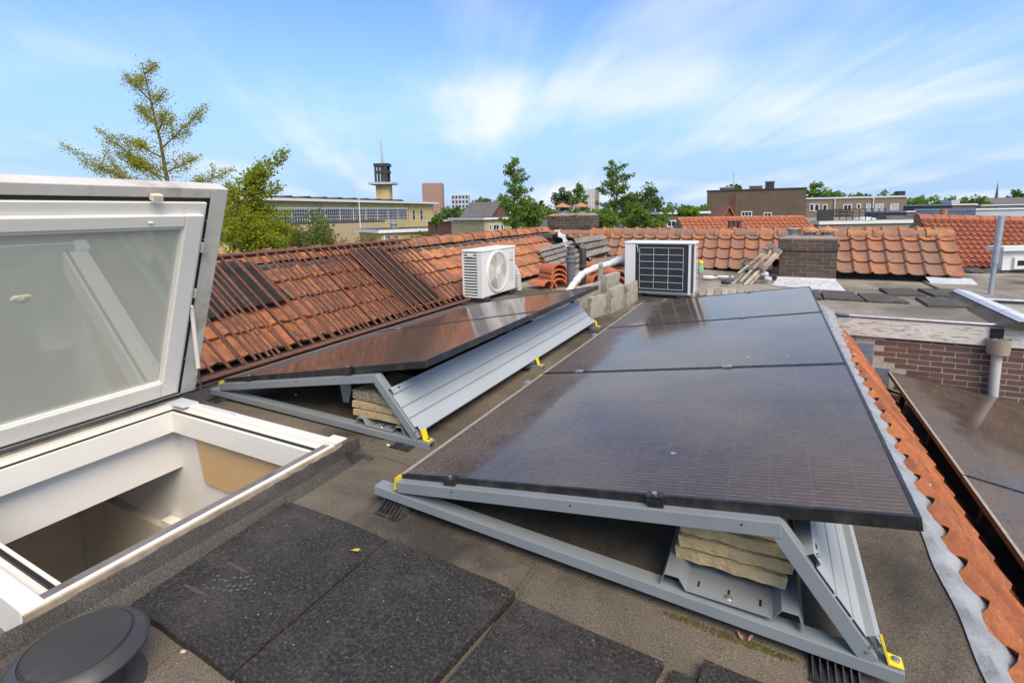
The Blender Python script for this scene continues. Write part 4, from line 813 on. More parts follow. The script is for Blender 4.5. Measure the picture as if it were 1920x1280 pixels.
bar_panel('rusty grating of close set steel bars lying against the tiled slope', 1.55, 5.12, 0.105, 0.0105, 0.05, 0.03)
bar_panel('rusty grating with thinner bars tucked under the other bar panel', 1.75, 4.85, 0.121, 0.0075, 0.02, 0.024)
bar_panel('short rusty grating of thin close bars over the far rubber mat', 3.75, 4.98, 0.083, 0.0065, 0.002, 0.02)
# rubber mats on the tiles under the bars
def mat_on_slope(y0, y1, s0, s1, label, sk=0.0):
    mb = MB(); o = SL0 + sl_n * 0.085; c = [o + sl_up * s0 + Vector((0, y0, 0)), o + sl_up * s0 + Vector((0, y1, 0)), o + sl_up * s1 + Vector((0, y1 - sk, 0)), o + sl_up * s1 + Vector((0, y0 - sk, 0))]
    mb.hexa([c[0], c[3], c[2], c[1]] + [p + sl_n * 0.022 for p in (c[0], c[3], c[2], c[1])]); tag(obj('rubber_mat', mb, 'rubber'), label, 'rubber mat')
mat_on_slope(2.40, 3.08, 0.46, 1.08, 'black rubber mat on the tiles nearest the open hatch lid', 0.04)
mat_on_slope(1.85, 2.40, 0.42, 0.95, 'black rubber mat on the tiles beside the hatch lid, overlapped by another mat', 0.0)
mat_on_slope(4.28, 4.86, 0.03, 1.06, 'black rubber mat under the far ends of the rusty bars', 0.02)

# ------------------------------------------------------------------ outdoor unit with fan
def frame_box(mb, o, ux, uy, uz, w_, h_, d_, t):   # hollow frame on a face
    o, ux, uy, uz = map(Vector, (o, ux, uy, uz))
    mb.obox(o, ux * t, uz * d_, uy * h_); mb.obox(o + ux * (w_ - t), ux * t, uz * d_, uy * h_); mb.obox(o + ux * t, ux * (w_ - 2 * t), uz * d_, uy * t); mb.obox(o + ux * t + uy * (h_ - t), ux * (w_ - 2 * t), uz * d_, uy * t)
ax0, ax1, ay0, ay1, az0, az1 = -3.41, -3.12, 5.24, 6.14, 0.10, 0.695
ac = thing('outdoor_unit', 'white air conditioner outdoor unit with a round fan grille by the tiled slope', 'air conditioner', (-3.26, 5.7, 0.04))
mb = MB(); mb.box((ax0, ay0 + 0.03, az0), (ax1, ay1, az1 - 0.02)); obj('casing', mb, 'ac_white', ac, bevel=0.012)
mb = MB(); mb.box((ax0 - 0.008, ay0 - 0.006, az1 - 0.03), (ax1 + 0.008, ay1 + 0.006, az1)); obj('top_cover', mb, 'ac_white', ac, bevel=0.012)
mb = MB(); mb.box((ax0 + 0.03, ay0 + 0.022, az0 + 0.03), (ax1 - 0.08, ay0 + 0.028, az1 - 0.05)); lo = obj('side_coil', mb, 'ac_dark', ac)
mb = MB(); mb.box((ax0, ay0, az0), (ax0 + 0.02, ay0 + 0.04, az1 - 0.03)); mb.box((ax1 - 0.075, ay0, az0), (ax1, ay0 + 0.04, az1 - 0.03)); mb.box((ax0 + 0.02, ay0, az0), (ax1 - 0.075, ay0 + 0.03, az0 + 0.02)); obj('side_frame', mb, 'ac_white', ac, bevel=0.004)
for i in range(15):
    zz = az0 + 0.04 + i * 0.0355; mb = MB(); mb.obox((ax0 + 0.02, ay0 + 0.002, zz), (ax1 - ax0 - 0.095, 0, 0), (0, 0.016, 0.006), (0, 0, 0.011)); obj('louver', mb, 'ac_white', ac)
mb = MB(); mb.box((ax0 + 0.08, ay0 - 0.008, az1 - 0.09), (ax0 + 0.16, ay0 + 0.01, az1 - 0.045)); obj('handle', mb, 'ac_white', ac, bevel=0.005)
fc = Vector((ax1, 5.62, 0.395)); X1 = (1, 0, 0)
mb = MB(); mb.lathe([(0.268, 0.0), (0.268, 0.014), (0.255, 0.020), (0.245, 0.014), (0.243, 0.002)], fc, 48, X1); fr = obj('fan_ring', mb, 'ac_white', ac, True)
mb = MB(); mb.lathe([(0.242, 0.0005), (0.0, 0.0012)], fc, 40, X1); obj('fan_opening', mb, 'ac_dark', fr)
for k in range(3):
    a = 2 * PI * k / 3; mb = MB(); c, s_ = math.cos(a), math.sin(a); Q = lambda r, t: fc + Vector((0.003, r * (c * math.cos(t) - s_ * math.sin(t)), r * (s_ * math.cos(t) + c * math.sin(t))))
    mb.add([Q(0.05, -0.3), Q(0.22, -0.45), Q(0.225, 0.0), Q(0.22, 0.45), Q(0.05, 0.4)], [(0, 1, 2, 3, 4)]); obj('fan_blade', mb, 'ac_fan', fr)
mb = MB()
for k in range(96):
    a = 2 * PI * k / 96; d1 = Vector((0, math.cos(a), math.sin(a))); tn = Vector((0, -math.sin(a), math.cos(a)))
    mb.tube([fc + d1 * 0.05 + Vector((0.016, 0, 0)), fc + d1 * 0.246 + tn * 0.03 + Vector((0.014, 0, 0))], 0.0016, 4, False)
for k in range(14):
    r_ = 0.06 + k * 0.0138; mb.tube([fc + Vector((0.017, r_ * math.cos(2 * PI * j / 32), r_ * math.sin(2 * PI * j / 32))) for j in range(33)], 0.0018, 4, False)
obj('fan_guard', mb, 'ac_guard', fr)
mb = MB(); mb.lathe([(0.053, 0.012), (0.053, 0.022), (0.0, 0.026)], fc, 24, X1); obj('fan_hub', mb, 'ac_white', fr, True)
mb = MB(); mb.box((ax1, 5.96, 0.50), (ax1 + 0.0025, 6.07, 0.62)); obj('label_plate', mb, 'pale_label', ac)
mb = MB(); mb.box((ax1 + 0.001, 5.955, 0.495), (ax1 + 0.0035, 6.075, 0.515)); obj('label_plate', mb, 'green_label', ac)
mb = MB(); mb.box((ax1, 5.95, 0.22), (ax1 + 0.002, 6.07, 0.48)); obj('label_plate', mb, 'pale_label', ac)
mb = MB(); mb.box((ax0 - 0.06, ay0 + 0.02, 0.035), (ax1 + 0.02, ay0 + 0.16, az0)); obj('foot', mb, 'pad_black', ac)
mb = MB(); mb.box((ax0 - 0.06, ay1 - 0.2, 0.035), (ax1 + 0.02, ay1 - 0.06, az0)); obj('foot', mb, 'pad_black', ac)
mb = MB(); mb.tube([(ax1 - 0.06, ay1 + 0.05, 0.40), (ax1 - 0.04, ay1 + 0.09, 0.34), (ax1 - 0.02, ay1 + 0.10, 0.25), (ax1 - 0.01, ay1 + 0.11, 0.06)], 0.045, 10)
for k in range(6): mb.tube([(ax1 - 0.02, ay1 + 0.10, 0.29 - k * 0.035), (ax1 - 0.02, ay1 + 0.10, 0.275 - k * 0.035)], 0.052, 10)
obj('pipe_sleeve', mb, 'pipe_pale', ac, True)
# ------------------------------------------------------------------ outdoor unit seen from its coil side
bx0, bx1, by0, by1, bz0, bz1 = -1.675, -0.815, 6.42, 6.74, 0.09, 0.745
ac2 = thing('outdoor_unit', 'white air conditioner outdoor unit showing its dark coil behind a wire guard', 'air conditioner', (-1.25, 6.58, 0.04))
mb = MB(); mb.box((bx0, by0 + 0.035, bz0), (bx1 - 0.02, by1, bz1 - 0.02)); obj('casing', mb, 'ac_white', ac2, bevel=0.008)
mb = MB(); mb.box((bx0 - 0.006, by0 - 0.006, bz1 - 0.03), (bx1 + 0.006, by1 + 0.006, bz1)); obj('top_cover', mb, 'ac_white', ac2, bevel=0.012)
mb = MB(); mb.box((bx0, by0, bz0 + 0.005), (bx0 + 0.135, by0 + 0.05, bz1 - 0.03)); obj('service_panel', mb, 'ac_white', ac2, bevel=0.006)
mb = MB(); mb.box((bx1 - 0.075, by0, bz0), (bx1 - 0.045, by0 + 0.05, bz1 - 0.03)); mb.box((bx1 - 0.012, by0 + 0.02, bz0), (bx1, by0 + 0.05, bz1 - 0.03)); obj('corner_post', mb, 'ac_white', ac2, bevel=0.003)
mb = MB(); mb.box((bx0 + 0.135, by0 + 0.018, bz0 + 0.03), (bx1 - 0.08, by0 + 0.030, bz1 - 0.03)); co_ = obj('coil', mb, 'ac_dark', ac2)
mb = MB()
for i in range(46): zz = bz0 + 0.036 + i * 0.0128; mb.box((bx0 + 0.137, by0 + 0.008, zz), (bx1 - 0.08, by0 + 0.0178, zz + 0.006))
obj('coil_fins', mb, 'coil', co_)
mb = MB()
for i in range(40): zz = bz0 + 0.036 + i * 0.0145; mb.box((bx1 - 0.043, by0 + 0.012, zz), (bx1 - 0.014, by0 + 0.03, zz + 0.006))
obj('coil_fins', mb, 'coil', co_)
mb = MB(); gx0, gx1, gz0, gz1 = bx0 + 0.19, bx1 - 0.135, bz0 + 0.06, bz1 - 0.075
for i in range(4): x = lerp(gx0, gx1, i / 3); mb.tube([(x, by0 + 0.001, gz0), (x, by0 + 0.001, gz1)], 0.0028, 6)
for i in range(7): zz = lerp(gz0, gz1, i / 6); mb.tube([(gx0, by0 - 0.002, zz), (gx1, by0 - 0.002, zz)], 0.0028, 6)
obj('wire_guard', mb, 'ac_guard', ac2)
mb = MB()
for i in range(7): zz = lerp(gz0, gz1, i / 6); mb.tube([(bx1 + 0.004, by0 + 0.04, zz), (bx1 + 0.004, by1 - 0.03, zz)], 0.003, 5)
for y in (by0 + 0.05, by1 - 0.1): mb.tube([(bx1 + 0.004, y, gz0), (bx1 + 0.004, y, gz1)], 0.003, 5)
obj('wire_guard', mb, 'ac_guard', ac2)
mb = MB(); mb.box((bx0 + 0.135, by0 + 0.002, bz0), (bx1 - 0.075, by0 + 0.03, bz0 + 0.028)); obj('base_pan', mb, 'steel_grey', ac2)
mb = MB(); mb.tube([(bx0 + 0.15, by0 + 0.004, bz1 - 0.04), (bx0 + 0.165, by0 - 0.004, bz1 - 0.06), (bx0 + 0.17, by0, bz1 - 0.13)], 0.004, 6); obj('sensor_wire', mb, 'ac_white', ac2)
mb = MB(); mb.box((bx0 - 0.06, by0 + 0.12, 0.50), (bx0 + 0.0, by0 + 0.24, 0.60)); obj('valve_cover', mb, 'ac_white', ac2, bevel=0.006)
for x in (bx0 + 0.1, bx1 - 0.2): mb = MB(); mb.box((x, by0 - 0.02, 0.035), (x + 0.12, by1 + 0.02, bz0)); obj('foot', mb, 'pad_black', ac2)
# taped pipe bundle
mb = MB(); P = [(-1.70, 6.60, 0.50), (-1.78, 6.58, 0.50), (-1.90, 6.52, 0.44), (-2.05, 6.42, 0.40), (-2.20, 6.25, 0.32), (-2.26, 6.1, 0.2), (-2.30, 5.9, 0.07), (-2.5, 5.7, 0.08)]
pts = []
for i in range(len(P) - 1):
    for k in range(6): pts.append(lerp(Vector(P[i]), Vector(P[i + 1]), k / 6))
mb.tube(pts, [0.046 + 0.006 * math.sin(i * 2.1) + jit(0.004) for i in range(len(pts))], 10)
tag(obj('pipe_bundle', mb, 'tape_white', None, True), 'white taped pipe bundle sagging from the outdoor unit with the dark coil', 'pipe')

# ------------------------------------------------------------------ concrete slabs on edge between the arrays
def upright(c, ln, h, th, yaw, label, tilt=0.0, mat='concrete', zb=0.0):
    t = MB(); nx, nz = 6, 5; n_ = 0; V = {}
    Rm = Matrix.Translation(Vector((c[0], c[1], zb + 0.035))) @ Matrix.Rotation(yaw, 4, 'Z') @ Matrix.Rotation(tilt, 4, 'X')
    for s in (0, 1):
        for i in range(nx + 1):
            for k in range(nz + 1):
                e = (i in (0, nx)) or (k in (0, nz)); V[s, i, k] = len(t.v)
                t.v.append(Rm @ Vector((ln * (i / nx - 0.5) + (jit(0.006) if e else 0), (s - 0.5) * th * (0.85 if e else 1) + jit(0.002), h * k / nz + (jit(0.005) if e and k else 0))))
    for i in range(nx):
        for k in range(nz): t.f += [(V[0, i, k], V[0, i + 1, k], V[0, i + 1, k + 1], V[0, i, k + 1]), (V[1, i + 1, k], V[1, i, k], V[1, i, k + 1], V[1, i + 1, k + 1])]
    for i in range(nx): t.f += [(V[0, i, nz], V[0, i + 1, nz], V[1, i + 1, nz], V[1, i, nz]), (V[0, i + 1, 0], V[0, i, 0], V[1, i, 0], V[1, i + 1, 0])]
    for k in range(nz): t.f += [(V[0, 0, k + 1], V[1, 0, k + 1], V[1, 0, k], V[0, 0, k]), (V[0, nx, k], V[1, nx, k], V[1, nx, k + 1], V[0, nx, k + 1])]
    tag(obj('edge_slab', t, mat), label, 'concrete slab')
YW = PI / 2
upright((-1.60, 5.02), 0.32, 0.23, 0.05, YW - 0.25, 'grey concrete slab on edge beside the far yellow clip of the left array', 0.05)
upright((-1.515, 5.43), 0.42, 0.27, 0.06, YW - 0.05, 'longest concrete slab on edge in the row before the dark coil unit')
upright((-1.46, 5.92), 0.45, 0.25, 0.055, YW - 0.02, 'concrete slab on edge at the foot of the dark coil unit', -0.04)
upright((-1.80, 5.30), 0.55, 0.30, 0.055, YW - 0.15, 'concrete slab on edge beside the wind deflector end', 0.06)
upright((-1.72, 5.86), 0.40, 0.36, 0.08, YW - 0.1, 'tall concrete slab on edge in the second row', 0.1)
upright((-1.90, 6.05), 0.30, 0.46, 0.06, YW + 0.3, 'tall pale slab standing under the taped pipe bundle', 0.05)
upright((-1.62, 5.86), 0.24, 0.19, 0.05, YW - 0.05, 'small mossy slab wedged between the upright concrete slabs', 0.35, 'slab')

# ------------------------------------------------------------------ spare ridge tiles in stacks
rm_new = ridge_mesh('spare_ridge_tile', 0.13, 0.36, 'tile_new')
def spare(x, y, z, rz_, label, roll=0.0, pitch_=0.0, flip=False):
    o = bpy.data.objects.new('spare_ridge_tile', rm_new); COL.objects.link(o)
    place(o, None, Matrix.Translation((x, y, z)) @ Matrix.Rotation(rz_, 4, 'Z') @ Matrix.Rotation(pitch_, 4, 'X') @ Matrix.Rotation(roll, 4, 'Y')); tag(o, label, 'ridge tile')
s1 = [('lowest spare terracotta ridge tile in the stack beside the fan unit', 0.05), ('second spare terracotta ridge tile up in the stack beside the fan unit', 0.12), ('third spare terracotta ridge tile up in the stack beside the fan unit', 0.19), ('topmost spare terracotta ridge tile in the stack beside the fan unit', 0.265)]
for i, (l_, z) in enumerate(s1): spare(-2.70 + jit(0.01), 6.72 + jit(0.01), z, PI / 2 - 0.55 + jit(0.05), l_, jit(0.03), 0.0)
spare(-2.78, 6.55, 0.045, PI / 2 - 0.4, 'spare terracotta ridge tile lying before the stack beside the fan unit', 0.4)
s2 = [(-2.35, 7.45, 0.05, -0.4, 0, 'lowest spare ridge tile in the heap behind the taped pipe'), (-2.2, 7.5, 0.13, -0.5, 0.1, 'spare ridge tile lying across the heap behind the taped pipe'), (-2.3, 7.48, 0.22, -0.45, 0.05, 'topmost spare ridge tile on the heap behind the taped pipe'), (-1.95, 7.1, 0.06, -0.9, 0.1, 'spare ridge tile beside the dark coil unit, its hollow end showing'), (-1.93, 7.12, 0.15, -0.8, 0.1, 'spare ridge tile stacked on another beside the dark coil unit')]
for x, y, z, r_, pt_, l_ in s2: spare(x, y, z, PI / 2 + r_, l_, jit(0.05), pt_)

# ------------------------------------------------------------------ vent pipes
p = U(1049, 548, 'z', 0.04); vp = thing('vent_pipe', 'grey vent pipe with a ringed cap before the slatted boards', 'vent pipe', (p.x, p.y + 0.35, 0.04)); c = (p.x - 0.02, p.y + 0.5, 0.04)
mb = MB(); mb.lathe([(0.062, 0), (0.062, 0.36), (0.078, 0.37), (0.078, 0.41), (0.07, 0.43)], c, 24); obj('pipe', mb, 'pvc_grey', vp, True)
mb = MB(); mb.lathe([(0.072, 0.43), (0.086, 0.435), (0.086, 0.45), (0.055, 0.46), (0.055, 0.50), (0.07, 0.505), (0.07, 0.515), (0.052, 0.52), (0.052, 0.58), (0.064, 0.585), (0.06, 0.60), (0.0, 0.61)], c, 24); obj('cap', mb, 'pvc_grey', vp, True)
p = U(1062, 545, 'z', 0.04); c = (p.x + 0.05, p.y + 0.55, 0.04); vp = thing('vent_pipe', 'plain black vent pipe standing beside the ringed grey pipe', 'vent pipe', c)
mb = MB(); mb.lathe([(0.052, 0), (0.052, 0.26), (0.056, 0.262), (0.056, 0.28), (0.052, 0.282), (0.052, 0.55), (0.046, 0.56), (0.044, 0.53)], c, 24); obj('pipe', mb, 'pvc_black', vp, True)
mb = MB(); mb.lathe([(0.0535, 0.30), (0.0535, 0.306)], c, 24); obj('band', mb, 'galv', vp, True)

# ------------------------------------------------------------------ weathered slatted boards
def slats(label, c, nsl, thick=0.022, gap=0.25, mat='old_wood', over=0.08):
    """c: four 3D corners: start-left, start-right, end-right, end-left; slats run left-right and follow each other from start to end"""
    a, b, d, e = map(Vector, c); n_ = (b - a).cross(e - a).normalized(); n_ = n_ if n_.z > 0 else -n_
    t = thing('slatted_board', label, 'duckboard', (a + b + d + e) / 4); rt = random.Random(len(label))
    for i in range(nsl):
        f0, f1 = i / nsl, (i + 1 - gap) / nsl; l0, r0, l1, r1 = lerp(a, e, f0), lerp(b, d, f0), lerp(a, e, f1), lerp(b, d, f1)
        u_ = (r0 - l0).normalized(); j0, j1 = u_ * rt.uniform(-0.03, 0.01), u_ * rt.uniform(-0.01, 0.03); w1 = n_ * rt.uniform(-0.005, 0.005)
        P8 = [l0 + j0, r0 + j1, r1 + j1, l1 + j0]
        if (P8[1] - P8[0]).cross(P8[3] - P8[0]).dot(n_) < 0: P8 = [P8[3], P8[2], P8[1], P8[0]]
        mb = MB(); mb.hexa([q + w1 for q in P8] + [q + n_ * thick + w1 for q in P8]); obj('slat', mb, mat, t)
    for f_ in (0.12, 0.88):
        p0, p1 = lerp(a, b, f_), lerp(e, d, f_); mb = MB(); u_ = (b - a).normalized() * 0.04; mb.obox(p0 - n_ * 0.045, p1 - p0, u_, n_ * 0.044); obj('bearer', mb, mat, t)
    return t
LS = lambda u, v, off=0.12: PLN(u, v, SL0 + sl_n * off, sl_n)
f_n = Vector((1, 0, 0)).cross(f_up); FSP = lambda u, v, off=0.12: PLN(u, v, FS0 + f_n * off, f_n)
slats('weathered grey slatted board lying on the tiles beside the crumpled lead', [LS(1008, 468), LS(1072, 452), LS(1104, 498), LS(1042, 525)], 6)
slats('weathered grey slatted board leaning on the slope under the chimney with two cowls', [FSP(1078, 448), FSP(1132, 441), FSP(1147, 474), FSP(1100, 488)], 3)
slats('weathered grey slatted board lying flat behind the taped pipe', [U(1108, 491, 'z', 0.16), U(1170, 479, 'z', 0.22), U(1180, 490, 'z', 0.18), U(1112, 506, 'z', 0.12)], 3)
z_ = 0.075; q = [U(1312, 543, 'z', z_), U(1310, 555, 'z', z_), U(1425, 553, 'z', z_), U(1425, 543, 'z', z_)]
slats('pale slatted duckboard lying behind the dark coil unit', q, 8, gap=0.07, mat='pale_wood')
# broken trellis heap against the chimney
rng = random.Random(5)
tr = thing('broken_trellis', 'heap of broken wooden trellis slats propped against the brown brick chimney', 'trellis', (-0.25, 8.35, 0.04))
def stick(u0, v0, d0, u1, v1, d1, w_, t_, nm='slat', mat='pale_wood'):
    a, b = U(u0, v0, 'y', d0), U(u1, v1, 'y', d1); d = b - a; s_ = d.cross(Vector((0.2, -1, 0.3))).normalized() * w_; n_ = s_.cross(d).normalized() * t_
    mb = MB(); mb.obox(a - s_ / 2, d, s_, -n_) if d.cross(s_).dot(-n_) > 0 else mb.obox(a - s_ / 2, d, s_, n_); obj(nm, mb, mat, tr)
for (u0, v0, u1, v1, w_) in ((1373, 533, 1432, 472, 0.035), (1380, 537, 1447, 470, 0.04), (1388, 528, 1452, 462, 0.03), (1396, 534, 1462, 468, 0.045), (1402, 538, 1466, 470, 0.035), (1378, 520, 1428, 475, 0.03), (1384, 512, 1440, 468, 0.03)):
    stick(u0, v0, 8.25 + rng.uniform(-.05, .05), u1, v1, 8.85 + rng.uniform(-.06, .06), w_, 0.018)
for (u0, v0, u1, v1, w_) in ((1372, 530, 1384, 537, 0.06), (1399, 492, 1414, 512, 0.07), (1424, 466, 1441, 473, 0.07), (1441, 456, 1453, 468, 0.08), (1450, 466, 1464, 472, 0.07), (1392, 488, 1400, 503, 0.06), (1425, 497, 1437, 507, 0.06), (1400, 484, 1406, 494, 0.05)):
    stick(u0, v0, 8.42, u1, v1, 8.50, w_, 0.022, 'cross_slat', 'old_wood')
mb = MB(); mb.tube([U(1405, 530, 'y', 8.5), U(1440, 528, 'y', 8.6)], 0.012, 6); obj('slat', mb, 'old_wood', tr)
# litter
def bottle(u, v, rot, mat, label, L_=0.2, r_=0.032, capm='litter_white'):
    p = U(u, v, 'z', 0.04 + r_); d = Vector((math.cos(rot), math.sin(rot), 0)); t = thing('bottle', label, 'bottle', (p.x, p.y, 0.04)); mb = MB(); mb.lathe([(r_ * 0.8, 0), (r_, 0.01), (r_, L_ * 0.65), (r_ * 0.4, L_ * 0.88), (r_ * 0.4, L_)], p, 14, d); obj('body', mb, mat, t, True)
    mb = MB(); mb.lathe([(r_ * 0.46, L_ * 0.93), (r_ * 0.46, L_ * 1.04)], p, 12, d); obj('cap', mb, capm, t, True)
bottle(1318, 520, 0.2, 'litter_white', 'clear white plastic bottle lying by the foot of the tiles')
bottle(1345, 519, 0.1, 'litter_white', 'white plastic bottle lying between the other bottle and the trellis', 0.22, 0.025)
bottle(1352, 529, -0.1, 'pvc_black', 'black bottle with a pale blue cap end beside the trellis', 0.15, 0.03, 'litter_blue')
p = U(1313, 512, 'z', 0.04); mb = MB(); mb.lathe([(0.05, 0), (0.055, 0.06), (0.045, 0.12), (0.03, 0.16)], (p.x, p.y, 0.045), 14); wc = thing('canister', 'yellow and green plastic canister beside the dark coil unit', 'canister', (p.x, p.y, 0.04)); obj('body', mb, 'litter_green', wc, True)
mb = MB(); mb.ball((p.x, p.y, 0.22), 0.05, 10); obj('top', mb, 'litter_yellow', wc, True)
for i, (u, v, r_) in enumerate(((1372, 522, 0.035), (1434, 516, 0.05), (1440, 524, 0.04))):
    p = U(u, v, 'z', 0.06); mb = MB(); mb.ball((p.x, p.y, 0.075), r_, 8, (1.3, 1, 0.8), 0.3); tag(obj('crumpled_bag', mb, 'litter_white'), ['crumpled white plastic scrap at the low end of the trellis', 'crumpled white plastic bag under the upper end of the trellis', 'small crumpled white plastic bag between trellis and chimney'][i], 'plastic bag')

# ------------------------------------------------------------------ chimneys
def chimney(name, label, x0, x1, y0, y1, z0, z1, corb, bl=0.19, bh=0.048, jn=0.012, faces='fs', dark='brick_dark', mort='mortar_dark'):
    t = thing(name, label, 'chimney', ((x0 + x1) / 2, (y0 + y1) / 2, z0))
    mb = MB(); mb.box((x0 + 0.006, y0 + 0.006, z0), (x1 - 0.006, y1 - 0.006, z1 - corb)); st = obj('stack', mb, mort, t)
    H = z1 - corb - z0
    bricks(st, (x0 + 0.0, y0 + 0.006, z0 + 0.004), (1, 0, 0), (0, 0, 1), (0, -1, 0), x1 - x0, H, dark, bl, bh, jn)
    if 'r' in faces: bricks(st, (x1 - 0.006, y0, z0 + 0.004), (0, 1, 0), (0, 0, 1), (1, 0, 0), y1 - y0, H, dark, bl, bh, jn, first=1)
    if 'l' in faces: bricks(st, (x0 + 0.006, y1, z0 + 0.004), (0, -1, 0), (0, 0, 1), (-1, 0, 0), y1 - y0, H, dark, bl, bh, jn, first=1)
    e = 0.022; mb = MB(); mb.box((x0 - e + 0.006, y0 - e + 0.006, z1 - corb), (x1 + e - 0.006, y1 + e - 0.006, z1)); cb = obj('corbel', mb, mort, t)
    bricks(cb, (x0 - e, y0 - e + 0.006, z1 - corb + 0.004), (1, 0, 0), (0, 0, 1), (0, -1, 0), x1 - x0 + 2 * e, corb, dark, bl, bh, jn)
    if 'r' in faces: bricks(cb, (x1 + e - 0.006, y0 - e, z1 - corb + 0.004), (0, 1, 0), (0, 0, 1), (1, 0, 0), y1 - y0 + 2 * e, corb, dark, bl, bh, jn, first=1)
    if 'l' in faces: bricks(cb, (x0 - e + 0.006, y1 + e, z1 - corb + 0.004), (0, -1, 0), (0, 0, 1), (-1, 0, 0), y1 - y0 + 2 * e, corb, dark, bl, bh, jn, first=1)
    mb = MB(); mb.prism([(x0 - e, y0 - e, z1), (x1 + e, y0 - e, z1), (x1 + e - 0.06, (y0 + y1) / 2, z1 + 0.05), (x0 - e + 0.06, (y0 + y1) / 2, z1 + 0.05)], (0, 0.012, 0)) if False else mb.hexa([(x0 - e + .004, y0 - e + .004, z1 + 0.001), (x1 + e - .004, y0 - e + .004, z1 + 0.001), (x1 + e - .004, y1 + e - .004, z1 + 0.001), (x0 - e + .004, y1 + e - .004, z1 + 0.001), (x0 + 0.08, y0 + 0.08, z1 + 0.045), (x1 - 0.08, y0 + 0.08, z1 + 0.045), (x1 - 0.08, y1 - 0.08, z1 + 0.045), (x0 + 0.08, y1 - 0.08, z1 + 0.045)])
    obj('mortar_cap', mb, 'mortar_dark', t); return t
def cowl(x, y, z, r, parent_label, h=0.10, wide=None):
    t = thing('chimney_cowl', parent_label, 'chimney cowl', (x, y, z)); wide = wide or r * 2.1
    mb = MB(); mb.lathe([(r * 1.15, 0), (r * 1.15, 0.03), (r, 0.035), (r, 0.05), (r * 0.9, 0.04)], (x, y, z), 20); obj('collar', mb, 'galv', t, True)
    for k in range(3):
        a = 2 * PI * k / 3 + 0.5; mb = MB(); mb.tube([(x + r * math.cos(a), y + r * math.sin(a), z + 0.02), (x + wide * 0.82 * math.cos(a), y + wide * 0.82 * math.sin(a), z + h)], 0.008, 6); obj('leg', mb, 'galv', t)
    mb = MB(); mb.lathe([(wide, h - 0.01), (wide * 0.98, h + 0.006), (0.012, h + wide * 0.42), (0.012, h + wide * 0.5), (0, h + wide * 0.52)], (x, y, z), 18); obj('hat', mb, 'rust_orange', t)
chimney('brick_chimney', 'brown brick chimney with lead apron in front of the long tiled slope', CHX0, CHX1, CHY, 9.6, -0.05, 0.655, 0.185, faces='l')
mb = MB(); n = 20
for i in range(n + 1):
    f_ = i / n; x = lerp(CHX0 - 0.02, CHX1 + 0.0, f_); xb = lerp(CHX0 - 0.10, CHX1 + 0.06, f_)
    mb.v += [Vector((x, CHY - 0.004, 0.05)), Vector((x, CHY - 0.02, 0.025)), Vector((lerp(x, xb, 0.5), CHY - 0.3, -0.005 + jit(0.004))), Vector((xb, CHY - 0.62, rz2(xb, 0) + 0.008))]
for i in range(n):
    for k in range(3): mb.f.append((i * 4 + k, i * 4 + k + 1, i * 4 + 5 + k, i * 4 + 4 + k))
tag(obj('lead_apron', mb, 'lead_white'), 'pale lead apron spread on the roof at the foot of the brown brick chimney', 'lead flashing')
x = U(1488, 430, 'y', 9.2).x; mb = MB(); mb.lathe([(0.06, 0), (0.06, 0.03), (0.075, 0.06), (0.10, 0.10), (0.115, 0.115), (0.112, 0.12), (0.06, 0.07)], (x, 9.22, 0.69), 22); tag(obj('chimney_pot', mb, 'galv', None, True), 'grey metal cup shaped pot on the brown brick chimney', 'chimney pot')
for u, l_ in ((1519, 'rusty orange cowl on the brown brick chimney, next to the cup shaped pot'), (1551, 'rusty orange cowl at the right hand flue of the chimney with the lead apron')):
    cowl(U(u, 432, 'y', 9.25).x, 9.25, 0.69, 0.07, l_, 0.085, 0.155)
bc = chimney('brick_chimney', 'dark mossy brick chimney standing where the two tiled slopes meet', -4.50, -3.55, 10.55, 11.2, 0.2, 1.05, 0.26, faces='r', bl=0.2, bh=0.052)
for (x, y, z, n_) in ((-4.3, 10.56, 1.05, 14), (-3.85, 10.56, 1.05, 12), (-4.45, 10.6, 1.05, 8)):
    mb = MB()
    for k in range(n_): mb.ball((x + jit(0.11), y + jit(0.06), z + jit(0.03)), 0.03, 7, (1, 0.7, 0.5), 0.3)
    tag(obj('lichen', mb, 'lichen', bc), kind='stuff')
cowl(-4.28, 10.85, 1.09, 0.10, 'rusty cowl at the tree side of the dark mossy chimney', 0.15, 0.21); cowl(-3.84, 10.85, 1.09, 0.10, 'rusty cowl on the dark mossy chimney, above the slatted boards', 0.15, 0.21)
# crumpled lead sheet in the valley
mb = MB(); n = 26; rr = random.Random(3)
top, bot = LS(1045, 432, 0.14), LS(1078, 500, 0.10)
for i in range(n + 1):
    f_ = i / n; c = lerp(top, bot, f_) + Vector((0, 0.12 * math.sin(f_ * 5), 0)); w_ = 0.17 - 0.09 * f_
    for k in range(6): mb.v.append(c + Vector((0, (k / 5 - 0.5) * 2 * w_ , 0)) + sl_n * (rr.uniform(-0.02, 0.03) + 0.03 * math.sin(k * 2 + i)))
for i in range(n):
    for k in range(5): mb.f.append((i * 6 + k, i * 6 + k + 1, i * 6 + 7 + k, i * 6 + 6 + k))
tag(obj('lead_sheet', mb, 'lead_white', None, True), 'crumpled pale lead sheet draped down the tiles beside the dark chimney', 'lead flashing')
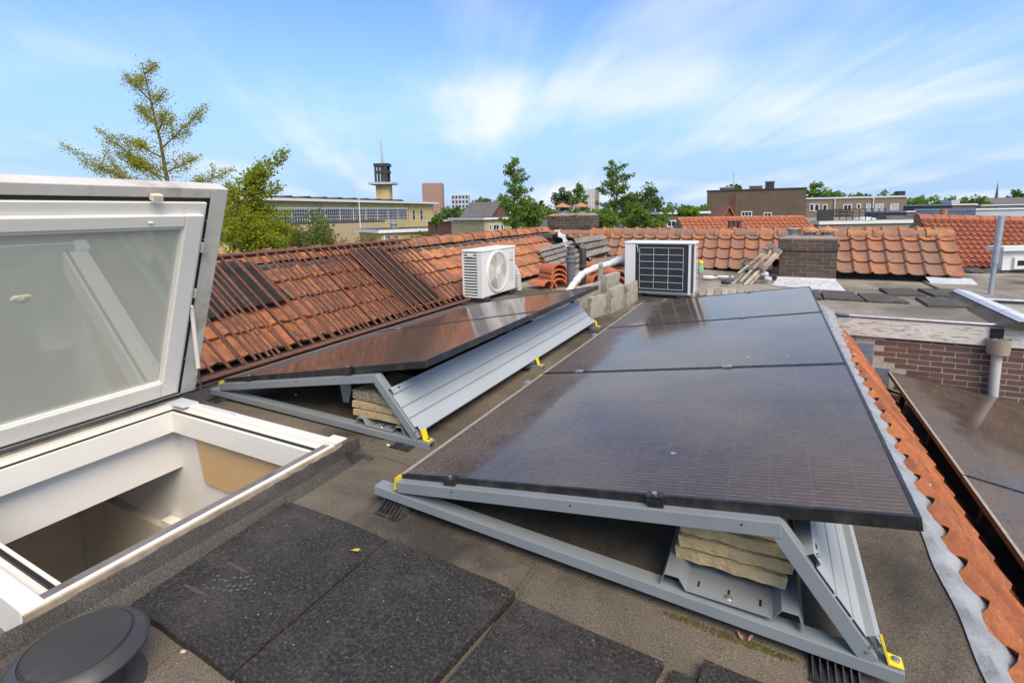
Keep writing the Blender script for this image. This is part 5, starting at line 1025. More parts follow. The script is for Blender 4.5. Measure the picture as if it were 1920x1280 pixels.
# ------------------------------------------------------------------ rubber tiles on the pale roof
FR = 0.035
for i, (c, l_) in enumerate(((((1540, 545), (1600, 547), (1620, 562), (1545, 558)), 'grey green rubber tile beside the far end of the solar array'), (((1607, 548), (1668, 551), (1706, 566), (1625, 563)), 'grey green rubber tile second from the solar array, at a corner of the first'), (((1648, 539), (1706, 540), (1738, 552), (1668, 551)), 'grey green rubber tile in the row by the tiles, nearest the chimney'), (((1720, 540), (1790, 542), (1796, 553), (1752, 553)), 'grey green rubber tile in the row by the tiles, next to the roof edge trim'), (((1716, 556), (1790, 559), (1824, 574), (1740, 571)), 'large grey green rubber tile alone on the pale roof by the roof edge trim'), (((1524, 544), (1536, 545), (1541, 559), (1530, 558)), 'narrow rubber strip half hidden behind the far solar panel'))):
    q = [U(u, v, 'z', -0.015) for u, v in c]; q = [(p.x, p.y) for p in q][::-1]; rub(q, l_, 'rubber_pale', 0.034, -0.05 if i else -0.047)

# ------------------------------------------------------------------ lower solar panels, downpipe, cable, pole
DL = 2.36
def low_panel(o, lab, d=DL):
    ang = -0.17; return solar_panel(o, ang, lab, None, 1.75, d - 0.015)
pl0 = U(1665, 695, 'y', 6.42)
for k, lb_ in enumerate(('lower solar panel tucked against the red brick wall', 'lower solar panel beside the orange eave tiles, not touching the wall')):
    t, X, Y, Z_ = low_panel(Vector((pl0.x, pl0.y - DL * (k + 1), pl0.z + 0.004 * DL * (k + 1))), lb_)
    if k == 1: clamp_part(t, 0.52, DL - 0.015, 1)
    for yy in ((0.9, 1.9) if k == 0 else (1.4, 2.1)):
        mb = MB(); mb.box((0.06, yy, -0.34), (0.10, yy + 0.04, -0.036)); mb.box((0.0, yy - 0.06, -0.36), (0.25, yy + 0.1, -0.3395))
        obj('support', mb, 'pad_black', t, local=True)
dp = thing('downpipe', 'pale plastic downpipe with a tan hopper on the red brick wall', 'downpipe', (2.06, 6.53, -0.96))
mb = MB(); mb.tube([(2.05, 6.535, -0.96), (2.05, 6.535, -0.30)], 0.042, 16); obj('pipe', mb, 'pipe_pale', dp, True)
mb = MB(); mb.lathe([(0.048, 0), (0.088, 0.012), (0.094, 0.16), (0.09, 0.162), (0.085, 0.03)], (2.05, 6.52, -0.345), 24); obj('hopper', mb, 'hopper', dp, True)
mb = MB()
for k in range(7): mb.ball((2.05 + jit(0.05), 6.50 + jit(0.03), -0.195 + jit(0.012)), 0.028, 6, (1.2, 1, 0.5), 0.35)
obj('debris', mb, 'felt_edge', dp)
mb = MB(); mb.box((1.99, 6.55, -0.20), (2.09, 6.64, -0.09)); obj('outlet', mb, 'seal', dp)
pts = [U(1563, 625, 'z', -0.14), U(1600, 665, 'z', -0.28), U(1625, 700, 'z', -0.52), U(1645, 728, 'z', -0.76), U(1665, 738, 'z', -0.84), U(1695, 748, 'z', -0.85)]
mb = MB(); mb.tube([p + Vector((0.03, 0, 0.03)) for p in pts], 0.012, 6); tag(obj('cable', mb, 'cable', None, True), 'black cable running down the orange tiles to the lower panels', 'cable')
jb = thing('junction_box', 'small pale plastic box beside the lower solar panels', 'junction box', (1.17, 5.95, -0.96)); mb = MB(); mb.box((1.10, 5.9, -0.93), (1.24, 6.05, -0.86)); obj('body', mb, 'hopper', jb, bevel=0.008)
mb = MB(); mb.box((1.12, 5.895, -0.925), (1.22, 5.9, -0.88)); obj('opening', mb, 'seal', jb)
pb, pt_ = U(1856, 558, 'x', 2.55), U(1878, 405, 'x', 2.62); po = thing('pole', 'grey metal pole standing before the orange tiled roof', 'pole', (pb.x, pb.y, -0.3))
mb = MB(); d = (pt_ - pb); mid = pb + d * 0.42
mb.tube([pb - d * 0.3, mid], 0.027, 12); obj('lower_tube', mb, 'galv', po, True); mb = MB(); mb.tube([mid, pt_], 0.037, 12); ut = obj('upper_tube', mb, 'galv', po, True)
for f_ in (0.46, 0.5): mb = MB(); mb.ball(pb + d * f_ + Vector((-0.02, -0.045, 0)), 0.008, 6); obj('bolt', mb, 'zinc_bolt', ut)

# ================================================================== THE TOWN BEHIND
GZ = -9.6
class Bld:
    def __init__(s, name, label, P0, P1, zt, depth, mat, cat='building', zb=GZ, group=None):
        s.P0, s.P1 = Vector((P0.x, P0.y, 0)), Vector((P1.x, P1.y, 0)); s.ux = (s.P1 - s.P0).normalized(); s.n = s.ux.cross(Vector((0, 0, 1)))
        if s.n.dot(Vector((EYE.x, EYE.y, 0)) - s.P0) < 0: s.n = -s.n
        s.L = (s.P1 - s.P0).length; s.zt, s.zb, s.D = zt, zb, depth
        c = (s.P0 + s.P1) / 2 - s.n * depth / 2; s.t = thing(name, label, cat, (c.x, c.y, zb), None, group)
        mb = MB(); s.blk(mb, 0, s.L, zb, zt, 0, -depth); s.wall = obj('wall', mb, mat, s.t)
    def pt(s, a, z, o=0.0): return s.P0 + s.ux * a + s.n * o + Vector((0, 0, z))
    def blk(s, mb, a0, a1, z0, z1, o0, o1):
        q = [s.pt(a0, z0, o0), s.pt(a1, z0, o0), s.pt(a1, z0, o1), s.pt(a0, z0, o1)]; h = Vector((0, 0, z1 - z0)); mb.hexa(q + [p + h for p in q]); return mb
    def part(s, nm, a0, a1, z0, z1, o0, o1, mat, parent=None, bevel=0): return obj(nm, s.blk(MB(), a0, a1, z0, z1, o0, o1), mat, parent or s.t)
    def roof(s, th, over, mat='white_paint', top='dark_roof'):
        r = s.part('roof', -over, s.L + over, s.zt, s.zt + th, over, -s.D - over, mat); s.part('roof_deck', -over + .1, s.L + over - .1, s.zt + th, s.zt + th + 0.03, over - .1, -s.D - over + .1, top, r); return r
    def sz(s, u, v): p = PLN(u, v, s.P0, s.n); return (p - s.P0).dot(s.ux), p.z
    def win(s, u0, v0, u1, v1, nx=1, nz=1, fw=0.07, pane='window_dark', frame='white_paint'):
        a0, za = s.sz(u0, v0); a1, zb_ = s.sz(u1, v1); _, zc1 = s.sz((u0 + u1) / 2, v0); _, zc2 = s.sz((u0 + u1) / 2, v1); z1, z0 = zc1, zc2
        return s.winm(a0, a1, z0, z1, nx, nz, fw, pane, frame)
    def winm(s, a0, a1, z0, z1, nx=1, nz=1, fw=0.07, pane='window_dark', frame='white_paint'):
        mb = MB(); mu = fw * 0.6
        s.blk(mb, a0, a0 + fw, z0, z1, 0.06, 0.0); s.blk(mb, a1 - fw, a1, z0, z1, 0.06, 0.0); s.blk(mb, a0 + fw, a1 - fw, z0, z0 + fw, 0.06, 0.0); s.blk(mb, a0 + fw, a1 - fw, z1 - fw, z1, 0.06, 0.0)
        for i in range(1, nx): a = lerp(a0, a1, i / nx); s.blk(mb, a - mu / 2, a + mu / 2, z0 + fw, z1 - fw, 0.05, 0.0)
        for i in range(1, nz): z = lerp(z0, z1, i / nz); s.blk(mb, a0 + fw, a1 - fw, z - mu / 2, z + mu / 2, 0.045, 0.0)
        f = obj('window', mb, frame, s.t); s.part('pane', a0 + fw * 0.5, a1 - fw * 0.5, z0 + fw * 0.5, z1 - fw * 0.5, 0.02, 0.002, pane, f); return f
def gable(b, zr, mat, over=0.3, gm=None):
    """pitched roof with the ridge along the facade"""
    h = b.D / 2; th = 0.15
    for o0, o1 in ((over, -h), (-b.D - over, -h)):
        q = [b.pt(-over, b.zt - over * (zr - b.zt) / h, o0), b.pt(b.L + over, b.zt - over * (zr - b.zt) / h, o0), b.pt(b.L + over, zr, o1), b.pt(-over, zr, o1)]
        mb = MB(); mb.hexa(q + [p + Vector((0, 0, th)) for p in q]); obj('roof_slope', mb, mat, b.t)
    for a in (0.0, b.L - 0.05):
        mb = MB(); mb.prism([b.pt(a, b.zt, 0), b.pt(a, zr, -h), b.pt(a, b.zt, -b.D)], b.ux * 0.05); obj('gable', mb, gm or b.wall.data.materials[0], b.t)

# --- long yellow brick school with the tower
A = U(475, 371, 'z', 3.9); B = U(812, 380, 'z', 3.9); dAB = (B - A).normalized()
sc = Bld('school_building', 'long yellow brick school with a band of gridded windows and white eaves', A - dAB * 24, B, 3.55, 16, 'yellow_brick')
sc.roof(0.42, 1.1); za0 = sc.sz(600, 392)[1]; zb0 = sc.sz(763, 411.5)[1]; a_end = sc.sz(763, 400)[0]
nb_ = 11
for i in range(nb_):
    a1_ = a_end - i * 4.2; sc.winm(a1_ - 4.15, a1_, zb0, za0, 7, 4, 0.10)
sc.part('lintel', a_end - nb_ * 4.2, a_end + 0.3, za0 + 0.02, za0 + 0.32, 0.12, 0.0, 'white_paint')
for u in (775.5, 790): sc.win(u - 3, 392, u + 3, 413, 1, 2, 0.12)
sc.part('pilaster', a_end + 0.6, a_end + 0.9, -4, 3.5, 0.12, 0.0, 'yellow_brick_dull')
for i in range(12):
    a_ = a_end + 2 - i * 4.6; mb = MB(); n_ = 8
    prof = [sc.pt(a_ + 4.2 * (k / n_ - 0.5), 3.98 + 0.62 * (1 - abs(2 * k / n_ - 1)) ** 0.8, -2.5) for k in range(n_ + 1)]
    mb.prism(prof, -sc.n * 10); obj('roof_monitor', mb, 'dark_roof', sc.t)
# block in front of it with a blank wall, and the low annex
A = AT(560, 420, 72); B = AT(722, 419.5, 86); b1 = Bld('school_wing', 'blank walled wing of dull yellow brick in front of the school', A, B, A.z, 9, 'yellow_brick_dull'); b1.roof(0.12, 0.1, 'dark_roof')
A = AT(714, 437, 66); B = U(884, 430, 'z', A.z); an = Bld('school_annex', 'low yellow annex with a white eaves board below the school', A, B, A.z, 8, 'yellow_brick'); an.roof(0.42, 0.5, 'white_paint')
for u in (728, 742, 817, 836, 851): an.win(u - 5.5, 441, u + 5.5, 452 + (3 if u < 760 else 0), 3, 2, 0.08)
mb = MB(); p = an.pt(0.4, 0, 0.12); mb.tube([(p.x, p.y, an.zt + 0.1), (p.x, p.y, GZ)], 0.09, 8); obj('downpipe', mb, 'white_paint', an.t)
p = AT(738, 424, 72); mb = MB(); mb.lathe([(0.45, 0), (0.45, 0.5), (0.6, 0.55), (0.6, 0.75), (0.4, 0.8), (0.4, 1.1), (0.1, 1.2)], (p.x, p.y, an.zt + 0.42), 14); obj('roof_fan', mb, 'galv', an.t, True)
# tower
T0 = AT(705.5, 372, 118); T1 = AT(730.5, 371, 118); tw = Bld('school_tower', 'slim yellow brick tower with a dark open lantern and tall mast', T0, T1, AT(716, 346, 118).z, (T1 - T0).length, 'yellow_brick', 'tower')
zt = tw.zt; W_ = tw.L; tw.part('disc_roof', -1.45, W_ + 1.25, zt, zt + 0.45, 1.3, -W_ - 1.3, 'pale_grey'); z2 = AT(713, 311, 118).z
for a0 in (0.1, W_ * 0.27, W_ * 0.5, W_ * 0.73, W_ - 0.5):
    for o in (-0.0, -W_ + 0.4): tw.part('lantern_post', a0 - 0.25, a0 + 0.18, zt + 0.45, z2, o, o - 0.4, 'tower_dark')
tw.part('lantern_ring', -0.3, W_ + 0.05, z2 - 0.15, z2 + 0.5, 0.05, -W_ - 0.05, 'tower_dark'); tw.part('lantern_band', -0.15, W_ - 0.05, z2 - 1.7, z2 - 1.2, -0.1, -W_ + 0.1, 'tower_dark')
mb = MB(); p = tw.pt(W_ * 0.48, 0, -W_ / 2); mb.tube([(p.x, p.y, zt), (p.x, p.y, z2 + 1), (p.x - 0.25, p.y, AT(709, 262, 118).z)], [0.3, 0.28, 0.1], 8); obj('mast', mb, 'pale_grey', tw.t, True)
fp0, fp1 = AT(675, 415, 75), AT(668, 329, 75); mb = MB(); mb.tube([(fp0.x, fp0.y, GZ), (fp0.x, fp0.y, fp1.z)], [0.09, 0.05], 8); mb.ball((fp0.x, fp0.y, fp1.z), 0.12, 8); tag(obj('flagpole', mb, 'white_paint', None, True), 'thin white flagpole in front of the school windows', 'flagpole')
# high rises on the horizon
def tower_block(label, u0, u1, vt, depth, mat, rows, cols, dm='window_dark', split=None):
    A, B = AT(u0, vt, depth), AT(u1, vt, depth); b = Bld('tower_block', label, A, B, A.z, 14, mat, 'tower block'); rw = (A.z - AT(u0, 392, depth).z) / rows; cw = b.L / cols
    for r in range(rows):
        for c in range(cols): b.part('window', c * cw + cw * 0.2, c * cw + cw * 0.8, A.z - (r + 1) * rw + rw * 0.25, A.z - (r + 1) * rw + rw * 0.8, 0.03, 0.002, dm)
    return b
b = tower_block('pinkish brick tower block beyond the school', 791, 828, 345, 420, 'pink_brick', 9, 6, 'tan_brick'); b.part('cap', 0.3, b.L - 0.3, b.zt, b.zt + 0.8, -1, -12, 'pink_brick')
tower_block('low pale grey office block beside the pink tower', 846, 878, 366, 380, 'pale_grey', 3, 5)
b = tower_block('white and brown tower block behind the trees', 1096, 1116, 355, 520, 'tower_white', 12, 6, 'tower_brown'); A, B = AT(1116, 355, 520), AT(1124, 355, 520); b.part('end_wall', b.L, b.L + 4.2, GZ, b.zt + 0.3, 0.2, -14, 'tower_brown')
# houses in the middle distance
A, B = AT(858, 417, 84), AT(912, 416, 80); h1 = Bld('slate_house', 'brick house with a steep grey slate roof beyond the annex', A, B, A.z, 7, 'red_brick_far', 'house'); gable(h1, AT(885, 381, 85).z, 'slate_grey')
A, B = AT(872, 415, 62), AT(926, 412, 66); h2 = Bld('red_brick_house', 'dark red brick house with white windows below the slate roof', A, B, A.z, 7, 'red_brick_far', 'house'); h2.roof(0.2, 0.25)
for u0, u1 in ((876, 890), (902, 907)): h2.win(u0, 419, u1, 431, 2 if u1 - u0 > 8 else 1, 1, 0.09)
h2.win(877, 440, 895, 452, 2, 1, 0.09)
A, B = AT(908, 412, 58), AT(985, 411, 62); h3 = Bld('tan_house', 'tan brick house with flat white edged roof behind the central tree', A, B, A.z, 7, 'yellow_brick_dull', 'house'); h3.roof(0.22, 0.3)
for u0, u1 in ((917, 922), (924, 936), (938, 944), (957, 970)): h3.win(u0, 420, u1, 432, 2 if u1 - u0 > 8 else 1, 1, 0.09)
A, B = AT(1238, 402, 58), AT(1328, 403, 60); h4 = Bld('white_edged_house', 'flat house with white roof edge beside the small bright tree', A, B, A.z, 8, 'brown_brick', 'house'); h4.roof(0.25, 0.2)
h4.win(1250, 413, 1267, 426, 2, 1, 0.12)
# brown block
A, B = AT(1326, 359, 84), AT(1512, 358, 78); br = Bld('brown_block', 'tall windowless brown brick block with three stubby chimneys', A, B, A.z, 12, 'brown_brick'); br.roof(0.14, 0.12, 'dark_roof')
for u0, u1, v in ((1348, 1372, 349), (1405, 1430, 348), (1436, 1453, 340)):
    a0, _ = br.sz(u0, 360); a1, _ = br.sz(u1, 360); hh = AT(1400, v, 80).z; br.part('chimney', a0, a1, br.zt + 0.17, hh, -3, -5, 'brown_brick' if v > 345 else 'tower_dark'); br.part('chimney_cap', a0 - .1, a1 + .1, hh, hh + 0.15, -2.9, -5.1, 'pale_grey')
mb = MB(); p = br.pt(br.sz(1373, 360)[0], 0, -4); mb.tube([(p.x, p.y, br.zt), (p.x, p.y, AT(1373, 322, 84).z)], 0.05, 6); obj('antenna', mb, 'galv', br.t)
br.win(1390, 396, 1410, 406, 3, 1, 0.15); br.win(1432, 398, 1447, 407, 2, 1, 0.15)
A, B = AT(1512, 374, 92), AT(1700, 374, 86); b2 = Bld('terrace_block', 'tan brick block with white roof line and a row of white windows', A, B, A.z, 10, 'tan_brick'); b2.roof(0.3, 0.15)
for u0, u1, v0, v1 in ((1518, 1526, 382, 396), (1527, 1536, 382, 397), (1542, 1551, 383, 395), (1581, 1597, 383, 396), (1606, 1614, 382, 392), (1624, 1632, 382, 397), (1641, 1656, 382, 397), (1669, 1684, 382, 397)): b2.win(u0, v0, u1, v1, 2 if u1 - u0 > 10 else 1, 1, 0.16, 'curtain' if u0 in (1641, 1669, 1624) else 'window_dark')
for u in (1565, 1637): mb = MB(); p = b2.pt(b2.sz(u, 380)[0], 0, 0.1); mb.tube([(p.x, p.y, GZ), (p.x, p.y, b2.zt)], 0.1, 6); obj('downpipe', mb, 'white_paint', b2.t)
for u in (1540, 1556): a0, _ = b2.sz(u, 372); b2.part('skylight', a0 - 1, a0 + 1, b2.zt + 0.33, b2.zt + 0.65, -3, -5, 'window_dark')
a0, _ = b2.sz(1697, 370); b2.part('chimney', a0 - 0.6, a0 + 0.5, b2.zt + 0.3, b2.zt + 1.1, -2, -4, 'tower_dark')
# roof terrace with railing and bench
A, B = AT(1537, 421, 33), AT(1758, 422, 33); rt = Bld('terrace_house', 'flat roofed house with white fascia and a railed roof terrace', A, B, A.z, 10, 'tan_wall', 'house'); rt.roof(0.2, 0.12, 'white_paint', 'bitumen_pale'); zt = rt.zt + 0.24
a0, _ = rt.sz(1537, 410); a1, _ = rt.sz(1570, 410); rt.part('screen', a0 + .1, a1, zt, zt + 0.72, -0.4, -0.5, 'rail_black')
a2, _ = rt.sz(1668, 410)
for i in range(9): a_ = lerp(a1, a2, i / 8); rt.part('railing_post', a_ - 0.02, a_ + 0.02, zt, zt + 0.75, -0.4, -0.44, 'rail_black')
for z in (0.72, 0.45): rt.part('railing', a1, a2, zt + z, zt + z + 0.03, -0.4, -0.43, 'rail_black')
for z in (0.28, 0.46, 0.6): rt.part('bench_slat', lerp(a1, a2, 0.05), lerp(a1, a2, 0.40), zt + z, zt + z + 0.10, -0.7, -0.75, 'rail_black')
rt.part('bench_seat', lerp(a1, a2, 0.05), lerp(a1, a2, 0.40), zt + 0.22, zt + 0.26, -0.55, -0.75, 'rail_black')
p = rt.pt(lerp(a1, a2, 0.73), zt, -1.0); mb = MB(); mb.ball(p, 0.55, 12, (1.2, 1, 0.35)); obj('roof_dome', mb, 'white_paint', rt.t, True)
a3, _ = rt.sz(1700, 410); rt.part('roof_box', a3 - 0.6, a3 + 0.7, zt, zt + 0.22, -1, -2, 'slate_grey')
A, B = AT(1755, 430, 15.5), AT(1782, 430, 15.5); sc2 = Bld('small_chimney', 'small weathered chimney with an orange pot beside the orange roof', A, B, AT(1768, 405, 15.5).z, 0.5, 'brown_brick', 'chimney', -1.5); mb = MB(); p = sc2.pt(0.36, 0, -0.2); mb.lathe([(0.09, 0), (0.10, 0.2), (0.085, 0.2)], (p.x, p.y, sc2.zt), 12); obj('pot', mb, 'rust_orange', sc2.t)
# mid-distance tiled roofs
def tile_sheet(a, ux, uy, w_, l_, tw_, tl_, mat, parent, nm='tiling'):
    a, ux, uy = Vector(a), Vector(ux).normalized(), Vector(uy).normalized(); nz = ux.cross(uy); nz = nz if nz.z > 0 else -nz; mb = MB(); nr, nc = int(round(l_ / tl_)), int(round(w_ / tw_))
    for r in range(nr):
        for c in range(nc):
            o = a + ux * (c * tw_) + uy * (r * tl_) + nz * jit(0.004); h = 0.05; V = []
            for y, lf in ((0, 0.045), (tl_ * 1.05, 0.0)):
                for x, zz in ((0, 0.0), (0.17, h), (0.38, 0.008), (0.72, -0.012), (1.0, 0.0)): V.append(o + ux * (x * tw_) + uy * y + nz * (zz + lf))
            V += [v - nz * 0.05 for v in V[:5]]
            mb.add(V, [(k, k + 1, 6 + k, 5 + k) for k in range(4)] + [(10 + k, 11 + k, k + 1, k) for k in range(4)])
    return tag(obj(nm, mb, mat, parent), kind='stuff')
def tiled_roof(nm, label, b0, b1, ridge_off, zr, mat, tw_=0.24, tl_=0.3, ridge_n=0):
    """slope from an eave line b0-b1 (3D, left to right) up and away to a ridge"""
    b0, b1 = Vector(b0), Vector(b1); ux = (b1 - b0).normalized(); back = Vector((-ux.y, ux.x, 0)); L_ = (b1 - b0).length
    t = thing(nm, label, 'roof', (b0 + b1) / 2 - Vector((0, 0, 2))); up_ = back * ridge_off + Vector((0, 0, zr - b0.z)); sl_ = up_.length
    mb = MB(); q = [b0, b1, b1 + up_, b0 + up_]; far = [b1 + back * 2 * ridge_off, b0 + back * 2 * ridge_off]
    mb.add([b0, b1, b1 + up_, b0 + up_, far[0], far[1]] + [p - Vector((0, 0, 3)) for p in (b0, b1, far[0], far[1])], [(0, 1, 2, 3), (3, 2, 4, 5), (0, 6, 7, 1), (1, 7, 8, 4, 2), (0, 3, 5, 9, 6), (4, 8, 9, 5)]); obj('wall', mb, 'tan_brick', t)
    tile_sheet(b0 + Vector((0, 0, 0.03)), ux, up_, L_, sl_, tw_, tl_, mat, t)
    mb = MB(); n_ = int(L_ / 0.4)
    for i in range(n_): p = b0 + up_ + ux * (L_ * i / n_); mb.tube([p, p + ux * 0.33, p + ux * (L_ / n_ + 0.03)], [0.13, 0.12, 0.11], 8)
    tag(obj('ridge_tiling', mb, mat, t, True), kind='stuff'); return t, ux, up_, back
b0, b1 = AT(1290, 440, 24), AT(1540, 437, 24); tiled_roof('tiled_roof', 'weathered red tiled roof behind the long tiled slope', Vector((b0.x, b0.y, -0.30)), Vector((b1.x, b1.y, -0.32)), 1.6, 0.62, 'tile_far')
# gable dormer on it
p = AT(1366, 398, 26.5); gt = thing('gable_dormer', 'small tiled gable rising from the weathered red roof', 'dormer', (p.x, p.y, -0.5)); uxd = rx.copy(); uxd.z = 0; uxd.normalize(); bk = Vector((-uxd.y, uxd.x, 0)); q = Vector((p.x, p.y, 0.1))
mb = MB(); mb.prism([q - uxd * 0.6, q + uxd * 0.6, q + Vector((0, 0, 1.0))], bk * 1.2); obj('body', mb, 'red_brick_far', gt)
for s_ in (-1, 1):
    mb = MB(); a = q + uxd * s_ * 0.72 + Vector((0, 0, -0.12)) - bk * 0.1; mb.obox(a, (q + Vector((0, 0, 1.08)) - bk * 0.1) - a, bk * 1.4, Vector((0, 0, 0.09))) ; obj('roof_slope', mb, 'tile_far', gt)
p = AT(1373, 385, 26.8); mb = MB(); mb.box((p.x - 0.18, p.y, 0.8), (p.x + 0.18, p.y + 0.35, AT(1373, 363, 26.8).z)); obj('chimney', mb, 'red_brick_far', gt)
for i, u in enumerate((1369, 1377, 1386)):
    p = AT(u, 428, 20); mb = MB(); mb.lathe([(0.09, -0.6), (0.085, 0.25), (0.10, 0.26), (0.10, 0.30), (0.07, 0.31)], (p.x, p.y, p.z), 10); tag(obj('chimney_flue', mb, 'red_brick_far', None, True), 'short reddish clay flue in the group behind the ridge', 'flue', 'clay flues behind the ridge')
p0, p1 = U(1798, 512, 'y', 13.3), U(1990, 512, 'y', 13.3); p0.z = p1.z = -0.55
rr_, ux_, up2, bk2 = tiled_roof('orange_roof', 'steep bright orange tiled roof beside the grey pole', AT(1785, 503, 13.2), AT(2060, 509, 13.2), 1.3, AT(1800, 408, 14.4).z, 'tile_far', 0.185, 0.165)
# stained lower edge and white dormer
A, B = AT(1882, 470, 12.4), AT(2010, 470, 12.4); dm = Bld('white_dormer', 'white painted dormer window at the foot of the orange roof', A, B, A.z, 0.3, 'white_paint', 'dormer', AT(1890, 507, 12.4).z); dm.part('roof', -0.12, dm.L + .1, dm.zt, dm.zt + 0.10, 0.12, -0.35, 'white_paint'); dm.win(1899, 482, 1990, 503, 2, 1, 0.07)
A, B = AT(1815, 532, 11.2), AT(2050, 540, 11.2); nf = Bld('neighbour_roof', 'low grey flat roof with pale fascia beyond the roof edge trim', A, B, -0.62, 3.2, 'tan_wall', 'roof', -3)
nf.part('roof_deck', -0.4, nf.L, -0.62, -0.58, 0.1, -3.2, 'bitumen_pale')
mb = MB(); 
for i in range(22): p = AT(1818 + i * 10, 510 + jit(2.5), 12.6); mb.ball(p, 0.17, 8, (1, 0.6, 0.55 + jit(0.15)), 0.2)
tag(obj('ragged_lead', mb, 'ridge_mortar', nf.t), kind='stuff')
A, B = Vector((2.22, 8.2, 0)), Vector((5.0, 8.2, 0)); wf = Bld('white_fascia_house', 'house with peeling white fascia and thin grey gutter beyond the pole', A, B, -0.06, 1.6, 'brick', 'house', -3); wf.part('fascia', -0.1, 3, -0.42, -0.07, 0.05, 0.002, 'peel_white'); wf.part('roof_deck', -0.1, 3, -0.06, -0.02, 0.03, -1.6, 'bitumen_pale')
mb = MB(); mb.tube([(2.2, 8.14, -0.03), (5, 8.14, -0.03)], 0.022, 8); obj('gutter_tube', mb, 'galv', wf.t, True)
# far right: dark long roof with church spire
A, B = AT(1838, 384, 210), AT(1990, 384, 200); cr = Bld('church', 'long dark slate church roof with a needle spire on the horizon', A, B, A.z, 14, 'brown_brick', 'church'); gable(cr, AT(1880, 371, 205).z, 'slate_grey')
p = cr.pt(7.5, 0, -7); mb = MB(); zr_ = AT(1873, 372, 210).z; mb.lathe([(0.7, zr_ - 1), (0.55, zr_ + 1), (0.02, AT(1873, 340, 210).z)], (p.x, p.y, 0), 8); obj('spire', mb, 'slate_grey', cr.t)
for i, (u0, u1, v0, v1, d, m_, l_) in enumerate(((1785, 1830, 385, 402, 48, 'brown_brick', 'squat brown rooftop block with a grey cabin behind the orange roof'), (1830, 2000, 394, 404, 40, 'pale_grey', 'low flat building with pale roof lines behind the orange roof'), (1700, 1760, 398, 412, 50, 'slate_grey', 'low grey flat roof beside the small weathered chimney'), (1840, 1990, 386, 396, 60, 'slate_grey', 'row of flat grey roofs under the church roof'))):
    A, B = AT(u0, v0, d), AT(u1, v0, d); b = Bld('flat_building', l_, A, B, A.z, 6, m_); b.roof(0.12, 0.1, 'white_paint', 'dark_roof')
    if i == 0: b.part('cabin', 0.1, 0.9, b.zt, b.zt + 0.5, -0.2, -1.2, 'pale_grey')

# ================================================================== TREES
def card(mb, p, s, rng, up_bias=0.0):
    n = Vector((rng.gauss(0, 1), rng.gauss(0, 1), rng.gauss(0, 1) + up_bias)); n = n.normalized() if n.length > 1e-6 else Vector((0, 0, 1))
    a = n.cross(Vector((rng.gauss(0, 1), rng.gauss(0, 1), rng.gauss(0, 1)))).normalized() * s; b = n.cross(a) * rng.uniform(0.55, 0.9)
    i = len(mb.v); mb.v += [p - a, p + b * 0.8, p + a, p - b * 0.8]; mb.f.append((i, i + 1, i + 2, i + 3))
def broad(name, label, u, vt, wpx, depth, mat, seed, leaf_px=4.0, n=2600, vb=None, group=None, ncl=34, cr=(0.2, 0.36), gaps=0.8):
    rng = random.Random(seed); top = AT(u, vt, depth); R_ = wpx * depth / F / 2; vb = vb or vt + wpx; H = (vb - vt) * depth / F; base = Vector((top.x, top.y, GZ)); c = Vector((top.x, top.y, top.z - H / 2))
    t = thing(name, label, 'tree', base, None, group); mb = MB(); ls = leaf_px * depth / F; cl = []
    for k in range(ncl):
        d = Vector((rng.gauss(0, 1), rng.gauss(0, 1), rng.gauss(0, 1))).normalized() * (rng.random() ** 0.4) * gaps
        q = c + Vector((d.x * R_, d.y * R_, d.z * H / 2)); cl.append((q, rng.uniform(*cr) * min(R_, H / 2)))
    for k in range(n):
        q, r_ = cl[rng.randrange(len(cl))]; d = Vector((rng.gauss(0, 1), rng.gauss(0, 1), rng.gauss(0, 1))).normalized() * r_ * rng.random() ** 0.35; card(mb, q + d, ls * rng.uniform(0.6, 1.25), rng, 0.5)
    obj('crown', mb, mat, t); mb = MB(); mb.tube([base, lerp(base, c, 0.5), c], [R_ * 0.10, R_ * 0.08, R_ * 0.03], 8)
    for q, r_ in cl[:12]: mb.tube([lerp(base, c, 0.75), lerp(c, q, 0.5) - Vector((0, 0, 0.1 * R_)), q], [R_ * 0.03, R_ * 0.02, R_ * 0.006], 5, False)
    obj('trunk', mb, 'bark', t, True); return t
